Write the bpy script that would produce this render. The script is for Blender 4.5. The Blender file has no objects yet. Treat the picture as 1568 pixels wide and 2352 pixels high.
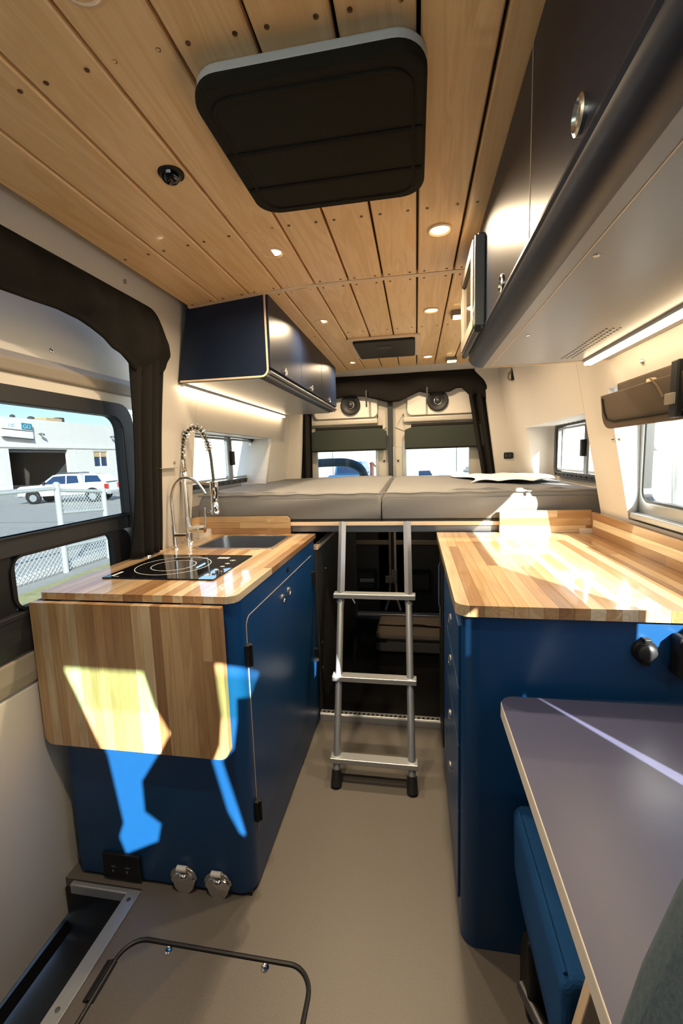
import bpy, math, random
from mathutils import Vector, Matrix

S = bpy.context.scene
COL = S.collection
rnd = random.Random(7)
PI = math.pi

# ------------------------------------------------------------------ camera
cd = bpy.data.cameras.new('camera')
cam = bpy.data.objects.new('camera', cd)
COL.objects.link(cam)
cd.sensor_fit = 'VERTICAL'
cd.sensor_height = 36.0
cd.lens = 998.07 / 2352 * 36.0
cd.clip_start = 0.02
cd.clip_end = 500
right = Vector((0.98539485, 0.16747491, -0.03080826))
down = Vector((-0.00919974, -0.12829949, -0.9916928))
fwd = Vector((-0.17003634, 0.9774924, -0.12488493))
M3 = Matrix((right, -down, -fwd)).transposed()
cam.matrix_world = Matrix.Translation((0, 0, 1.28)) @ M3.to_4x4()
S.camera = cam

# ------------------------------------------------------------------ world, sun, exposure
W = bpy.data.worlds.new('sky')
S.world = W
W.use_nodes = True
wn = W.node_tree.nodes
wl = W.node_tree.links
wn.clear()
wo = wn.new('ShaderNodeOutputWorld')
wb = wn.new('ShaderNodeBackground')
ws = wn.new('ShaderNodeTexSky')
ws.sky_type = 'NISHITA'
ws.sun_disc = False
ws.sun_elevation = math.radians(28)
ws.sun_rotation = math.radians(147)
ws.air_density = 1.0
ws.dust_density = 0.6
ws.ozone_density = 1.5
wb.inputs['Strength'].default_value = 0.36
wl.new(ws.outputs[0], wb.inputs[0])
wl.new(wb.outputs[0], wo.inputs[0])

SUN_DIR = Vector((-0.66, 1.0, -0.63)).normalized()
sd = bpy.data.lights.new('sun', 'SUN')
sd.energy = 17.0
sd.angle = math.radians(0.5)
sd.color = (1.0, 0.95, 0.86)
sun = bpy.data.objects.new('sun', sd)
COL.objects.link(sun)
sun.rotation_mode = 'QUATERNION'
sun.rotation_quaternion = SUN_DIR.to_track_quat('-Z', 'Y')
sun.location = (6, -10, 8)

S.view_settings.view_transform = 'Standard'
S.view_settings.look = 'None'
S.view_settings.gamma = 1.0
S.view_settings.use_curve_mapping = False
S.view_settings.exposure = 1.05
S.render.engine = 'CYCLES'
S.cycles.use_denoising = True
S.cycles.max_bounces = 10
S.cycles.diffuse_bounces = 6
S.cycles.glossy_bounces = 5
S.cycles.transparent_max_bounces = 12
S.cycles.sample_clamp_indirect = 6.0
S.cycles.caustics_reflective = False
S.cycles.caustics_refractive = False



# ------------------------------------------------------------------ materials
def new_mat(name):
    m = bpy.data.materials.new(name)
    m.use_nodes = True
    n = m.node_tree.nodes
    b = n['Principled BSDF']
    return m, n, m.node_tree.links, b


def mat(name, col, rough=0.5, metal=0.0, spec=0.5, noise=0.0, nscale=200.0, bump=0.0, coat=0.0, coat_rough=0.05, sheen=0.0):
    m, n, l, b = new_mat(name)
    b.inputs['Base Color'].default_value = (*col, 1)
    b.inputs['Roughness'].default_value = rough
    b.inputs['Metallic'].default_value = metal
    b.inputs['Specular IOR Level'].default_value = spec
    b.inputs['Coat Weight'].default_value = coat
    b.inputs['Coat Roughness'].default_value = coat_rough
    b.inputs['Sheen Weight'].default_value = sheen
    tc = n.new('ShaderNodeTexCoord')
    t = n.new('ShaderNodeTexNoise')
    t.inputs['Scale'].default_value = nscale
    t.inputs['Detail'].default_value = 3
    l.new(tc.outputs['Object'], t.inputs['Vector'])
    if noise > 0:
        mx = n.new('ShaderNodeMix')
        mx.data_type = 'RGBA'
        mx.inputs[6].default_value = (*[c * (1 - noise) for c in col], 1)
        mx.inputs[7].default_value = (*[min(1, c * (1 + noise)) for c in col], 1)
        l.new(t.outputs['Fac'], mx.inputs[0])
        l.new(mx.outputs[2], b.inputs['Base Color'])
    if bump > 0:
        bp = n.new('ShaderNodeBump')
        bp.inputs['Strength'].default_value = bump
        bp.inputs['Distance'].default_value = 0.002
        l.new(t.outputs['Fac'], bp.inputs['Height'])
        l.new(bp.outputs[0], b.inputs['Normal'])
    return m


def wood(name, axis, dark, light, rough, coat, use_obj_color=False, ring=1.0):
    """grain stretched along one axis, shifted per piece"""
    m, n, l, b = new_mat(name)
    tc = n.new('ShaderNodeTexCoord')
    oi = n.new('ShaderNodeObjectInfo')
    sc = n.new('ShaderNodeVectorMath')
    sc.operation = 'SCALE'
    l.new(oi.outputs['Random'], sc.inputs['Scale'])
    sc.inputs[0].default_value = (37.0, 53.0, 29.0)
    ad = n.new('ShaderNodeVectorMath')
    ad.operation = 'ADD'
    l.new(tc.outputs['Object'], ad.inputs[0])
    l.new(sc.outputs[0], ad.inputs[1])
    mp = n.new('ShaderNodeMapping')
    k = [9.0, 9.0, 9.0]
    k['xyz'.index(axis)] = 0.8
    mp.inputs['Scale'].default_value = k
    l.new(ad.outputs[0], mp.inputs['Vector'])
    t1 = n.new('ShaderNodeTexNoise')
    t1.inputs['Scale'].default_value = 1.6 * ring
    t1.inputs['Detail'].default_value = 5
    t1.inputs['Distortion'].default_value = 1.2
    l.new(mp.outputs[0], t1.inputs['Vector'])
    mp2 = n.new('ShaderNodeMapping')
    k2 = [260.0, 260.0, 260.0]
    k2['xyz'.index(axis)] = 7.0
    mp2.inputs['Scale'].default_value = k2
    l.new(ad.outputs[0], mp2.inputs['Vector'])
    t2 = n.new('ShaderNodeTexNoise')
    t2.inputs['Scale'].default_value = 1.0
    t2.inputs['Detail'].default_value = 2
    l.new(mp2.outputs[0], t2.inputs['Vector'])
    # growth-ring lines out of the low-frequency noise
    mm = n.new('ShaderNodeMath')
    mm.operation = 'MULTIPLY'
    mm.inputs[1].default_value = 34.0
    l.new(t1.outputs['Fac'], mm.inputs[0])
    sn = n.new('ShaderNodeMath')
    sn.operation = 'SINE'
    l.new(mm.outputs[0], sn.inputs[0])
    r1 = n.new('ShaderNodeMapRange')
    r1.inputs['From Min'].default_value = -1
    r1.inputs['From Max'].default_value = 1
    r1.inputs['To Min'].default_value = 0.0
    r1.inputs['To Max'].default_value = 0.35
    l.new(sn.outputs[0], r1.inputs['Value'])
    a2 = n.new('ShaderNodeMath')
    a2.operation = 'MULTIPLY_ADD'
    a2.inputs[1].default_value = 0.4
    l.new(t2.outputs['Fac'], a2.inputs[0])
    l.new(r1.outputs[0], a2.inputs[2])
    a3 = n.new('ShaderNodeMath')
    a3.operation = 'MULTIPLY_ADD'
    a3.inputs[1].default_value = 0.55
    l.new(t1.outputs['Fac'], a3.inputs[0])
    l.new(a2.outputs[0], a3.inputs[2])
    mx = n.new('ShaderNodeMix')
    mx.data_type = 'RGBA'
    l.new(a3.outputs[0], mx.inputs[0])
    if use_obj_color:
        dk = n.new('ShaderNodeMix')
        dk.data_type = 'RGBA'
        dk.blend_type = 'MULTIPLY'
        dk.inputs[0].default_value = 1.0
        dk.inputs[7].default_value = (0.62, 0.55, 0.48, 1)
        l.new(oi.outputs['Color'], dk.inputs[6])
        l.new(oi.outputs['Color'], mx.inputs[6])
        l.new(dk.outputs[2], mx.inputs[7])
    else:
        mx.inputs[6].default_value = (*light, 1)
        mx.inputs[7].default_value = (*dark, 1)
    l.new(mx.outputs[2], b.inputs['Base Color'])
    b.inputs['Roughness'].default_value = rough
    b.inputs['Coat Weight'].default_value = coat
    b.inputs['Coat Roughness'].default_value = 0.04
    return m


def emit(name, col, strength):
    m, n, l, b = new_mat(name)
    b.inputs['Base Color'].default_value = (*col, 1)
    b.inputs['Emission Color'].default_value = (*col, 1)
    b.inputs['Emission Strength'].default_value = strength
    return m


def glass(name, tint=(0.93, 0.96, 0.95), gloss=0.08):
    m, n, l, b = new_mat(name)
    n.remove(b)
    o = n['Material Output']
    t = n.new('ShaderNodeBsdfTransparent')
    t.inputs[0].default_value = (*tint, 1)
    g = n.new('ShaderNodeBsdfGlossy')
    g.inputs['Roughness'].default_value = 0.01
    lw = n.new('ShaderNodeLayerWeight')
    lw.inputs['Blend'].default_value = 0.5
    pw = n.new('ShaderNodeMath')
    pw.operation = 'POWER'
    pw.inputs[1].default_value = 5.0
    l.new(lw.outputs['Facing'], pw.inputs[0])
    fr = n.new('ShaderNodeMath')
    fr.operation = 'MULTIPLY_ADD'
    fr.inputs[1].default_value = 0.5
    fr.inputs[2].default_value = 0.025
    l.new(pw.outputs[0], fr.inputs[0])
    mx = n.new('ShaderNodeMixShader')
    l.new(fr.outputs[0], mx.inputs[0])
    l.new(t.outputs[0], mx.inputs[1])
    l.new(g.outputs[0], mx.inputs[2])
    l.new(mx.outputs[0], o.inputs['Surface'])
    return m


M = dict(
    maple=wood('maple_plank', 'y', (0.74, 0.48, 0.225), (0.93, 0.70, 0.41), 0.38, 0.15),
    stave_y=wood('stave_along_y', 'y', (0, 0, 0), (0, 0, 0), 0.28, 0.7, True),
    stave_x=wood('stave_along_x', 'x', (0, 0, 0), (0, 0, 0), 0.28, 0.7, True),
    stave_z=wood('stave_along_z', 'z', (0, 0, 0), (0, 0, 0), 0.30, 0.45, True),
    navy=mat('navy_laminate', (0.004, 0.048, 0.150), 0.36, spec=0.5, noise=0.06, nscale=30),
    navy_shaded=mat('shaded_navy_laminate', (0.006, 0.012, 0.032), 0.38, spec=0.3, noise=0.06, nscale=30),  # same navy laminate; dim overhead light put into a darker colour
    underside=mat('grey_laminate', (0.23, 0.235, 0.25), 0.35, noise=0.03, nscale=30),
    cream_edge=mat('birch_edge', (0.72, 0.56, 0.40), 0.5, noise=0.1, nscale=150),
    pale_edge=mat('pale_table_edge', (0.66, 0.62, 0.57), 0.45, noise=0.05, nscale=80),
    cream=mat('cream_panel', (0.60, 0.56, 0.51), 0.5, noise=0.03, nscale=6),
    cream_door=mat('cream_door_card', (0.70, 0.66, 0.60), 0.45, noise=0.03, nscale=6),
    grey_metal=mat('beige_grey_door_paint', (0.40, 0.37, 0.32), 0.4, noise=0.04, nscale=8),
    taupe=mat('taupe_plastic', (0.30, 0.26, 0.21), 0.5, noise=0.05, nscale=40),
    black=mat('black_plastic', (0.008, 0.008, 0.009), 0.5, spec=0.3, noise=0.1, nscale=80),
    rubber=mat('black_rubber', (0.014, 0.015, 0.017), 0.45, noise=0.1, nscale=80),
    fabric_black=mat('black_curtain_cloth', (0.014, 0.0125, 0.011), 0.95, spec=0.15, noise=0.25, nscale=120, bump=0.3),
    fabric_shade=mat('dark_shade_cloth', (0.018, 0.017, 0.012), 0.9, spec=0.2, noise=0.25, nscale=500, bump=0.4),
    fabric_green=mat('dark_green_shade_cloth', (0.030, 0.036, 0.030), 0.9, spec=0.2, noise=0.15, nscale=300, bump=0.3),
    fabric_brown=mat('brown_shade_cloth', (0.105, 0.080, 0.060), 0.9, spec=0.2, noise=0.15, nscale=500, bump=0.3),
    mattress=mat('grey_mattress_cloth', (0.165, 0.162, 0.160), 0.7, spec=0.3, noise=0.08, nscale=250, bump=0.15),
    sheet=mat('pale_sheet', (0.72, 0.72, 0.74), 0.8, noise=0.05, nscale=40),
    seat=mat('grey_seat_cloth', (0.068, 0.095, 0.115), 0.95, spec=0.2, noise=0.35, nscale=260, bump=0.3),
    seat_blue=mat('blue_seat_cloth', (0.012, 0.075, 0.230), 0.9, spec=0.2, noise=0.3, nscale=420, bump=0.4),
    vinyl=mat('grey_vinyl_floor', (0.140, 0.128, 0.114), 0.42, noise=0.30, nscale=330, bump=0.05),
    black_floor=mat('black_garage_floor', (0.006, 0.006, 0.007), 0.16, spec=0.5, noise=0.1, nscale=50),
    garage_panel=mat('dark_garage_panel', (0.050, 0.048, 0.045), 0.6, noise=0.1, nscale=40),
    alu=mat('brushed_aluminium', (0.50, 0.53, 0.56), 0.40, metal=0.7, noise=0.06, nscale=90),
    alu_dark=mat('dark_aluminium', (0.24, 0.24, 0.25), 0.38, metal=1.0, noise=0.06, nscale=90),
    alu_paint=mat('grey_window_metal', (0.34, 0.36, 0.37), 0.3, metal=0.5, noise=0.05, nscale=60),
    steel=mat('brushed_steel', (0.70, 0.68, 0.65), 0.24, metal=1.0, noise=0.06, nscale=140),
    chrome=mat('chrome', (0.85, 0.85, 0.85), 0.07, metal=1.0, noise=0.02, nscale=50),
    hob=mat('black_glass_ceramic', (0.004, 0.004, 0.005), 0.03, spec=0.6, noise=0.05, nscale=20),
    white=mat('white_plastic', (0.80, 0.80, 0.78), 0.35, noise=0.02, nscale=60),
    white_mark=mat('white_print', (0.75, 0.75, 0.75), 0.5, noise=0.02, nscale=60),
    rim=mat('pale_rim_plastic', (0.62, 0.66, 0.66), 0.4, noise=0.02, nscale=60),
    table=mat('blue_grey_table_laminate', (0.075, 0.080, 0.140), 0.32, spec=0.6, noise=0.05, nscale=30),
    bag_beige=mat('beige_bag_cloth', (0.50, 0.41, 0.32), 0.85, noise=0.1, nscale=300),
    bag_grey=mat('grey_bag_cloth', (0.22, 0.21, 0.20), 0.85, noise=0.15, nscale=300),
    hose=mat('green_black_hose', (0.035, 0.040, 0.028), 0.4, noise=0.1, nscale=60),
    screw=mat('bronze_screw', (0.16, 0.095, 0.045), 0.35, metal=0.7, noise=0.1, nscale=200),
    glass=glass('window_glass'),
    dim_glass=glass('dimming_glass', (0.40, 0.43, 0.44)),  # added tint, dims the bright outside seen through it
    wind_glass=glass('tinted_glass', (0.62, 0.86, 0.78)),
    clear=glass('clear_glass', (0.97, 0.97, 0.97)),
    lamp=emit('warm_lamp', (1.0, 0.66, 0.28), 4.0),
    garage_lamp=emit('garage_lamp', (1.0, 0.74, 0.46), 16.0),
    led=emit('warm_led', (1.0, 0.76, 0.46), 12.0),
    asphalt=mat('pale_concrete', (0.40, 0.40, 0.385), 0.8, noise=0.12, nscale=1.5),
    stucco=mat('white_stucco', (0.72, 0.70, 0.67), 0.8, noise=0.04, nscale=3),
    dark_bay=mat('dark_workshop', (0.055, 0.058, 0.062), 0.7, noise=0.2, nscale=2),
    car_white=mat('white_car_paint', (0.75, 0.76, 0.77), 0.18, coat=0.4, noise=0.01, nscale=5),
    car_glass=mat('dark_car_glass', (0.02, 0.05, 0.12), 0.05, noise=0.05, nscale=5),
    car_red=mat('red_tail_lens', (0.45, 0.02, 0.015), 0.2, noise=0.05, nscale=30),
    car_blue=mat('blue_car_paint', (0.05, 0.20, 0.42), 0.25, coat=0.4, noise=0.03, nscale=5),
    galv=mat('galvanised_tube', (0.60, 0.64, 0.65), 0.4, metal=0.3, noise=0.05, nscale=40),
    pipe_blue=mat('blue_grey_tube_paint', (0.10, 0.20, 0.27), 0.3, noise=0.05, nscale=20),
    rust=mat('red_brown_paint', (0.22, 0.07, 0.05), 0.6, noise=0.1, nscale=10),
    sign_blue=mat('teal_sign', (0.02, 0.22, 0.33), 0.4, noise=0.04, nscale=4),
    sign_pale=mat('pale_sign_letter', (0.45, 0.58, 0.66), 0.5, noise=0.04, nscale=4),
    dry_grass=mat('dry_grass', (0.42, 0.40, 0.20), 0.9, noise=0.4, nscale=6),
    tan=mat('tan_blind', (0.55, 0.40, 0.22), 0.7, noise=0.05, nscale=4),
    cab=mat('dark_cab_trim', (0.05, 0.05, 0.05), 0.7, noise=0.1, nscale=20),
)


# ------------------------------------------------------------------ mesh building
def rrect(u0, v0, u1, v1, r, n=6):
    """rounded rectangle outline; r is one radius or four (u0v0, u1v0, u1v1, u0v1)"""
    if not isinstance(r, (tuple, list)):
        r = (r,) * 4
    out = []
    for (cu, cv, a0, rr) in ((u0 + r[0], v0 + r[0], PI, r[0]), (u1 - r[1], v0 + r[1], 1.5 * PI, r[1]),
                             (u1 - r[2], v1 - r[2], 0, r[2]), (u0 + r[3], v1 - r[3], 0.5 * PI, r[3])):
        if rr < 1e-6:
            out.append((cu, cv))
        else:
            for i in range(n + 1):
                a = a0 + 0.5 * PI * i / n
                out.append((cu + rr * math.cos(a), cv + rr * math.sin(a)))
    return out


def circ(cu, cv, r, n=20, rv=None):
    rv = rv or r
    return [(cu + r * math.cos(2 * PI * i / n), cv + rv * math.sin(2 * PI * i / n)) for i in range(n)]


class MB:
    def __init__(self):
        self.v = []
        self.f = []

    def add(self, verts, faces):
        o = len(self.v)
        self.v += [tuple(p) for p in verts]
        self.f += [tuple(i + o for i in f) for f in faces]
        return self

    def box(self, x0, y0, z0, x1, y1, z1):
        v = [(x, y, z) for z in (z0, z1) for y in (y0, y1) for x in (x0, x1)]
        return self.add(v, [(0, 2, 3, 1), (4, 5, 7, 6), (0, 1, 5, 4), (2, 6, 7, 3), (0, 4, 6, 2), (1, 3, 7, 5)])

    def prism(self, poly, mp, w0, w1):
        """extrude a 2-D outline; mp(u, v, w) -> xyz"""
        n = len(poly)
        v = [mp(u, t, w0) for u, t in poly] + [mp(u, t, w1) for u, t in poly]
        f = [tuple(range(n - 1, -1, -1)), tuple(range(n, 2 * n))]
        f += [(i, (i + 1) % n, n + (i + 1) % n, n + i) for i in range(n)]
        return self.add(v, f)

    def ring(self, outer, inner, mp, w0, w1):
        """frame between two outlines with the same number of points"""
        n = len(outer)
        v = []
        for w in (w0, w1):
            v += [mp(u, t, w) for u, t in outer] + [mp(u, t, w) for u, t in inner]
        f = []
        for i in range(n):
            j = (i + 1) % n
            f.append((i, n + i, n + j, j))
            f.append((2 * n + i, 2 * n + j, 3 * n + j, 3 * n + i))
            f.append((i, j, 2 * n + j, 2 * n + i))
            f.append((n + i, 3 * n + i, 3 * n + j, n + j))
        return self.add(v, f)

    def tube(self, path, r, n=10, caps=True, closed=False):
        pts = [Vector(p) for p in path]
        m = len(pts)
        rs = r if isinstance(r, (list, tuple)) else [r] * m
        up = None
        v = []
        for i, p in enumerate(pts):
            if closed:
                t = pts[(i + 1) % m] - pts[i - 1]
            else:
                t = (pts[min(i + 1, m - 1)] - pts[max(i - 1, 0)])
            t.normalize()
            if up is None:
                up = Vector((0, 0, 1)) if abs(t.z) < 0.9 else Vector((1, 0, 0))
            a = up - t * up.dot(t)
            if a.length < 1e-6:
                a = t.orthogonal()
            a.normalize()
            b = t.cross(a)
            up = a
            for k in range(n):
                g = 2 * PI * k / n
                v.append(p + (a * math.cos(g) + b * math.sin(g)) * rs[i])
        f = []
        for i in range(m if closed else m - 1):
            j = (i + 1) % m
            for k in range(n):
                l = (k + 1) % n
                f.append((i * n + k, i * n + l, j * n + l, j * n + k))
        if caps and not closed:
            f.append(tuple(range(n - 1, -1, -1)))
            f.append(tuple((m - 1) * n + k for k in range(n)))
        return self.add(v, f)

    def cyl(self, p0, p1, r, n=16, r2=None):
        return self.tube([p0, p1], [r, r if r2 is None else r2], n)

    def grid(self, nu, nv, fn):
        v = [fn(i / nu, j / nv) for j in range(nv + 1) for i in range(nu + 1)]
        f = [(j * (nu + 1) + i, j * (nu + 1) + i + 1, (j + 1) * (nu + 1) + i + 1, (j + 1) * (nu + 1) + i)
             for j in range(nv) for i in range(nu)]
        return self.add(v, f)

    def lathe(self, prof, mp, n=24):
        """prof = [(radius, height)]; mp(u, v, w)"""
        v = [mp(r * math.cos(2 * PI * k / n), r * math.sin(2 * PI * k / n), h) for r, h in prof for k in range(n)]
        f = []
        for i in range(len(prof) - 1):
            for k in range(n):
                l = (k + 1) % n
                f.append((i * n + k, i * n + l, (i + 1) * n + l, (i + 1) * n + k))
        f.append(tuple(range(n - 1, -1, -1)))
        f.append(tuple((len(prof) - 1) * n + k for k in range(n)))
        return self.add(v, f)

    def build(self, name, m, parent=None, bevel=0.0, smooth=False, solid=0.0, sub=0, seg=2):
        o0 = ORIG.get(parent.name, Vector((0, 0, 0))) if parent else Vector((0, 0, 0))
        me = bpy.data.meshes.new(name)
        me.from_pydata([Vector(p) - o0 for p in self.v], [], self.f)
        me.update()
        import bmesh
        bm = bmesh.new()
        bm.from_mesh(me)
        bmesh.ops.recalc_face_normals(bm, faces=bm.faces)
        bm.to_mesh(me)
        bm.free()
        me.materials.append(m)
        o = bpy.data.objects.new(name, me)
        COL.objects.link(o)
        if parent:
            o.parent = parent
            ORIG[o.name] = o0
        if smooth:
            for p in me.polygons:
                p.use_smooth = True
            me.set_sharp_from_angle(angle=math.radians(40))
        if solid:
            md = o.modifiers.new('thickness', 'SOLIDIFY')
            md.thickness = solid
            md.offset = 0
        if bevel:
            md = o.modifiers.new('bevel', 'BEVEL')
            md.width = bevel
            md.segments = seg
            md.limit_method = 'ANGLE'
            md.angle_limit = math.radians(35)
        if sub:
            md = o.modifiers.new('subdivision', 'SUBSURF')
            md.levels = md.render_levels = sub
        return o


ORIG = {}


def thing(name, label, cat, loc=(0, 0, 0), group=None):
    o = bpy.data.objects.new(name, None)
    o.empty_display_size = 0.05
    COL.objects.link(o)
    o.location = loc
    ORIG[o.name] = Vector(loc)
    o['label'] = label
    o['category'] = cat
    o['kind'] = 'thing'
    if group:
        o['group'] = group
    return o


def tag(o, label, cat, group=None, kind='thing'):
    o['label'] = label
    o['category'] = cat
    o['kind'] = kind
    if group:
        o['group'] = group
    return o


def struct(o):
    o['kind'] = 'structure'
    return o


def setting(name, loc=(0, 0, 0)):
    o = bpy.data.objects.new(name, None)
    o.empty_display_size = 0.05
    COL.objects.link(o)
    o.location = loc
    ORIG[o.name] = Vector(loc)
    o['kind'] = 'structure'
    return o


XY = lambda u, v, w: (u, v, w)
XZ = lambda u, v, w: (u, w, v)
YZ = lambda u, v, w: (w, u, v)


def copy_tree(o, loc, parent=None):
    c = o.copy()
    COL.objects.link(c)
    if parent:
        c.parent = parent
    else:
        c.location = loc
    for ch in list(o.children):
        copy_tree(ch, None, c)
    return c


def clip_convex(subject, clip):
    """Sutherland-Hodgman; both counter-clockwise"""
    out = subject
    for i in range(len(clip)):
        a, b = clip[i], clip[(i + 1) % len(clip)]
        if abs(a[0] - b[0]) + abs(a[1] - b[1]) < 1e-9:
            continue
        side = lambda p: (b[0] - a[0]) * (p[1] - a[1]) - (b[1] - a[1]) * (p[0] - a[0])
        inp, out = out, []
        for k in range(len(inp)):
            p, q = inp[k], inp[(k + 1) % len(inp)]
            sp, sq = side(p), side(q)
            if sp >= 0:
                out.append(p)
            if (sp >= 0) != (sq >= 0):
                t = sp / (sp - sq)
                out.append((p[0] + t * (q[0] - p[0]), p[1] + t * (q[1] - p[1])))
        if not out:
            return []
    res = []
    for p in out:
        if not res or abs(p[0] - res[-1][0]) + abs(p[1] - res[-1][1]) > 1e-5:
            res.append(p)
    return res


STAVE = [(0.62, 0.42, 0.215), (0.70, 0.51, 0.29), (0.50, 0.31, 0.15), (0.74, 0.60, 0.39), (0.36, 0.205, 0.095),
         (0.60, 0.40, 0.20), (0.80, 0.69, 0.49), (0.42, 0.25, 0.12), (0.66, 0.46, 0.24)]


def stave_board(root, u0, u1, v0, v1, mp, w0, w1, m, width=0.03, seg=(0.22, 0.6), holes=(), radius=0.03, tones=STAVE, name='stave'):
    out = rrect(u0, v0, u1, v1, radius)
    n = max(1, round((u1 - u0) / width))
    du = (u1 - u0) / n
    g = 0.0003
    for i in range(n):
        a, b = u0 + i * du, u0 + (i + 1) * du
        v = v0 - rnd.uniform(0, seg[0] * 0.8)
        while v < v1:
            e = v + rnd.uniform(*seg)
            rects = [(a, max(v, v0), b, min(e, v1))]
            for (h0, k0, h1, k1) in holes:
                new = []
                for (p0, q0, p1, q1) in rects:
                    if p1 <= h0 or p0 >= h1 or q1 <= k0 or q0 >= k1:
                        new.append((p0, q0, p1, q1))
                        continue
                    if q0 < k0:
                        new.append((p0, q0, p1, k0))
                    if q1 > k1:
                        new.append((p0, k1, p1, q1))
                    if p0 < h0:
                        new.append((p0, max(q0, k0), h0, min(q1, k1)))
                    if p1 > h1:
                        new.append((h1, max(q0, k0), p1, min(q1, k1)))
                rects = new
            c = rnd.choice(tones)
            j = rnd.uniform(0.9, 1.08)
            for (p0, q0, p1, q1) in rects:
                if p1 - p0 < 0.002 or q1 - q0 < 0.004:
                    continue
                poly = clip_convex([(p0 + g, q0 + g), (p1 - g, q0 + g), (p1 - g, q1 - g), (p0 + g, q1 - g)], out)
                if len(poly) < 3:
                    continue
                o = MB().prism(poly, mp, w0, w1).build(name, m, root)
                o.color = (c[0] * j, c[1] * j, c[2] * j, 1)
            v = e


# wall planes of the van body
def xr(z):
    return 0.773 - (z - 0.93) * 0.19


def xl(z):
    return -1.05 + (z - 0.93) * 0.13


RWALL = lambda u, v, w: (xr(v) + w, u, v)     # u = along the van, v = height, w = outwards
LWALL = lambda u, v, w: (xl(v) - w, u, v)


def zc(x):
    if x > -0.43:
        return 1.93
    return 1.93 - 0.088 * (-0.43 - x)


# ================================================================== SETTING
# ------------------------------------------------------------------ floor
fl = MB()
fl.box(-0.83, -0.9, -0.03, 0.80, 1.94, 0.0)
fl.box(-1.10, 1.04, -0.03, -0.83, 1.94, 0.0)
floor = struct(fl.build('floor', M['vinyl']))
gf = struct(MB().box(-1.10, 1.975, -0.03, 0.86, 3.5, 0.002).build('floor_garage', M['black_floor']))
sw = MB()
sw.box(-1.16, -0.9, -0.24, -0.83, 1.04, -0.22)
sw.box(-0.835, -0.9, -0.22, -0.83, 1.04, -0.031)
sw.box(-1.16, 1.035, -0.22, -0.83, 1.045, -0.031)
struct(sw.build('floor_step_well', M['rubber']))
st = setting('trim_1', (-0.845, 0.2, 0.0))
MB().prism([(-0.868, 0.0), (-0.826, 0.0), (-0.826, 0.006), (-0.866, 0.006), (-0.868, -0.02)], XZ, -0.9, 1.03).build('edge_strip', M['alu'], st, bevel=0.001)
for y in (0.74, 1.0, 0.3):
    MB().lathe([(0.006, 0), (0.006, 0.0015), (0.003, 0.0018)], lambda u, v, w, y=y: (-0.846 + u, y + v, 0.006 + w), 12).build('screw', M['alu_dark'], st)
st2 = setting('trim_2', (-0.95, 1.03, 0.0))
MB().box(-1.06, 1.018, -0.028, -0.83, 1.034, 0.004).build('edge_strip', M['alu'], st2, bevel=0.003)

# ------------------------------------------------------------------ ceiling
ceil = setting('ceiling', (-0.17, 1.6, 1.95))
edges = [-0.881, -0.753, -0.625, -0.497, -0.369, -0.241, -0.1145, 0.010, 0.138, 0.266, 0.394]
MB().prism([(-1.0, 1.915), (-0.43, 1.955), (0.62, 1.955), (0.62, 1.985), (-1.0, 1.985)], XZ, -0.95, 3.36).build('backing', M['black'], ceil)
SCREWS = []
for i in range(len(edges) - 1):
    a, b = edges[i] + 0.0034, edges[i + 1] - 0.0034
    for (y0, y1, rows) in ((-0.3, 1.682, (0.155, 0.715, 1.265, 1.665)), (1.712, 3.33, (1.728, 2.35, 3.0))):
        if i == 9 and y0 < 0:
            continue
        prof = [(a, zc(a)), (a + 0.003, zc(a) - 0.003), (b - 0.003, zc(b) - 0.003), (b, zc(b)), (b, zc(b) + 0.014), (a, zc(a) + 0.014)]
        p = MB().prism(prof, XZ, y0, y1).build('plank', M['maple'], ceil)
        for y in rows:
            for x in (a + 0.022, b - 0.022):
                if -0.37 < x < 0.02 and 0.75 < y < 1.14:
                    continue
                z = zc(x) - 0.003
                MB().lathe([(0.0042, 0.0), (0.0042, 0.0012), (0.0015, 0.0006)], lambda u, v, w, x=x, y=y, z=z: (x + u, y + v, z - w), 10).build('screw', M['screw'], p)
tr = MB().prism([(-0.885, zc(-0.881) - 0.004), (-0.43, 1.9255), (0.30, 1.9255), (0.30, 1.94), (-0.43, 1.94), (-0.885, zc(-0.881) + 0.012)], XZ, 1.684, 1.71).build('trim_3', M['cream_edge'])
struct(tr)

# ------------------------------------------------------------------ right wall
wr = setting('wall_right', (0.72, 1.6, 0.0))


def panel(root, poly, mp, t, m, name='panel'):
    return MB().prism(poly, mp, 0.0, t).build(name, m, root)


WY0, WY1, WZ0, WZ1 = 0.46, 1.705, 1.024, 1.49      # opening of the big right window
panel(wr, [(0.292, 0.0), (1.95, 0.0), (1.95, WZ0), (0.292, WZ0)], RWALL, 0.02, M['cream'])
panel(wr, [(-0.06, WZ1), (1.95, WZ1), (1.95, 1.95), (-0.06, 1.95)], RWALL, 0.02, M['cream'])
panel(wr, [(WY1, WZ0), (1.95, WZ0), (1.95, WZ1), (WY1, WZ1)], RWALL, 0.02, M['cream'])
panel(wr, [(0.292, WZ0), (WY0, WZ0), (WY0, WZ1), (0.292, WZ1)], RWALL, 0.02, M['cream'])
panel(wr, [(1.952, 1.43), (3.47, 1.43), (3.47, 1.95), (1.952, 1.95)], RWALL, 0.02, M['cream'])
panel(wr, [(2.92, 0.0), (3.47, 0.0), (3.47, 1.43), (2.92, 1.43)], RWALL, 0.02, M['cream'])
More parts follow.
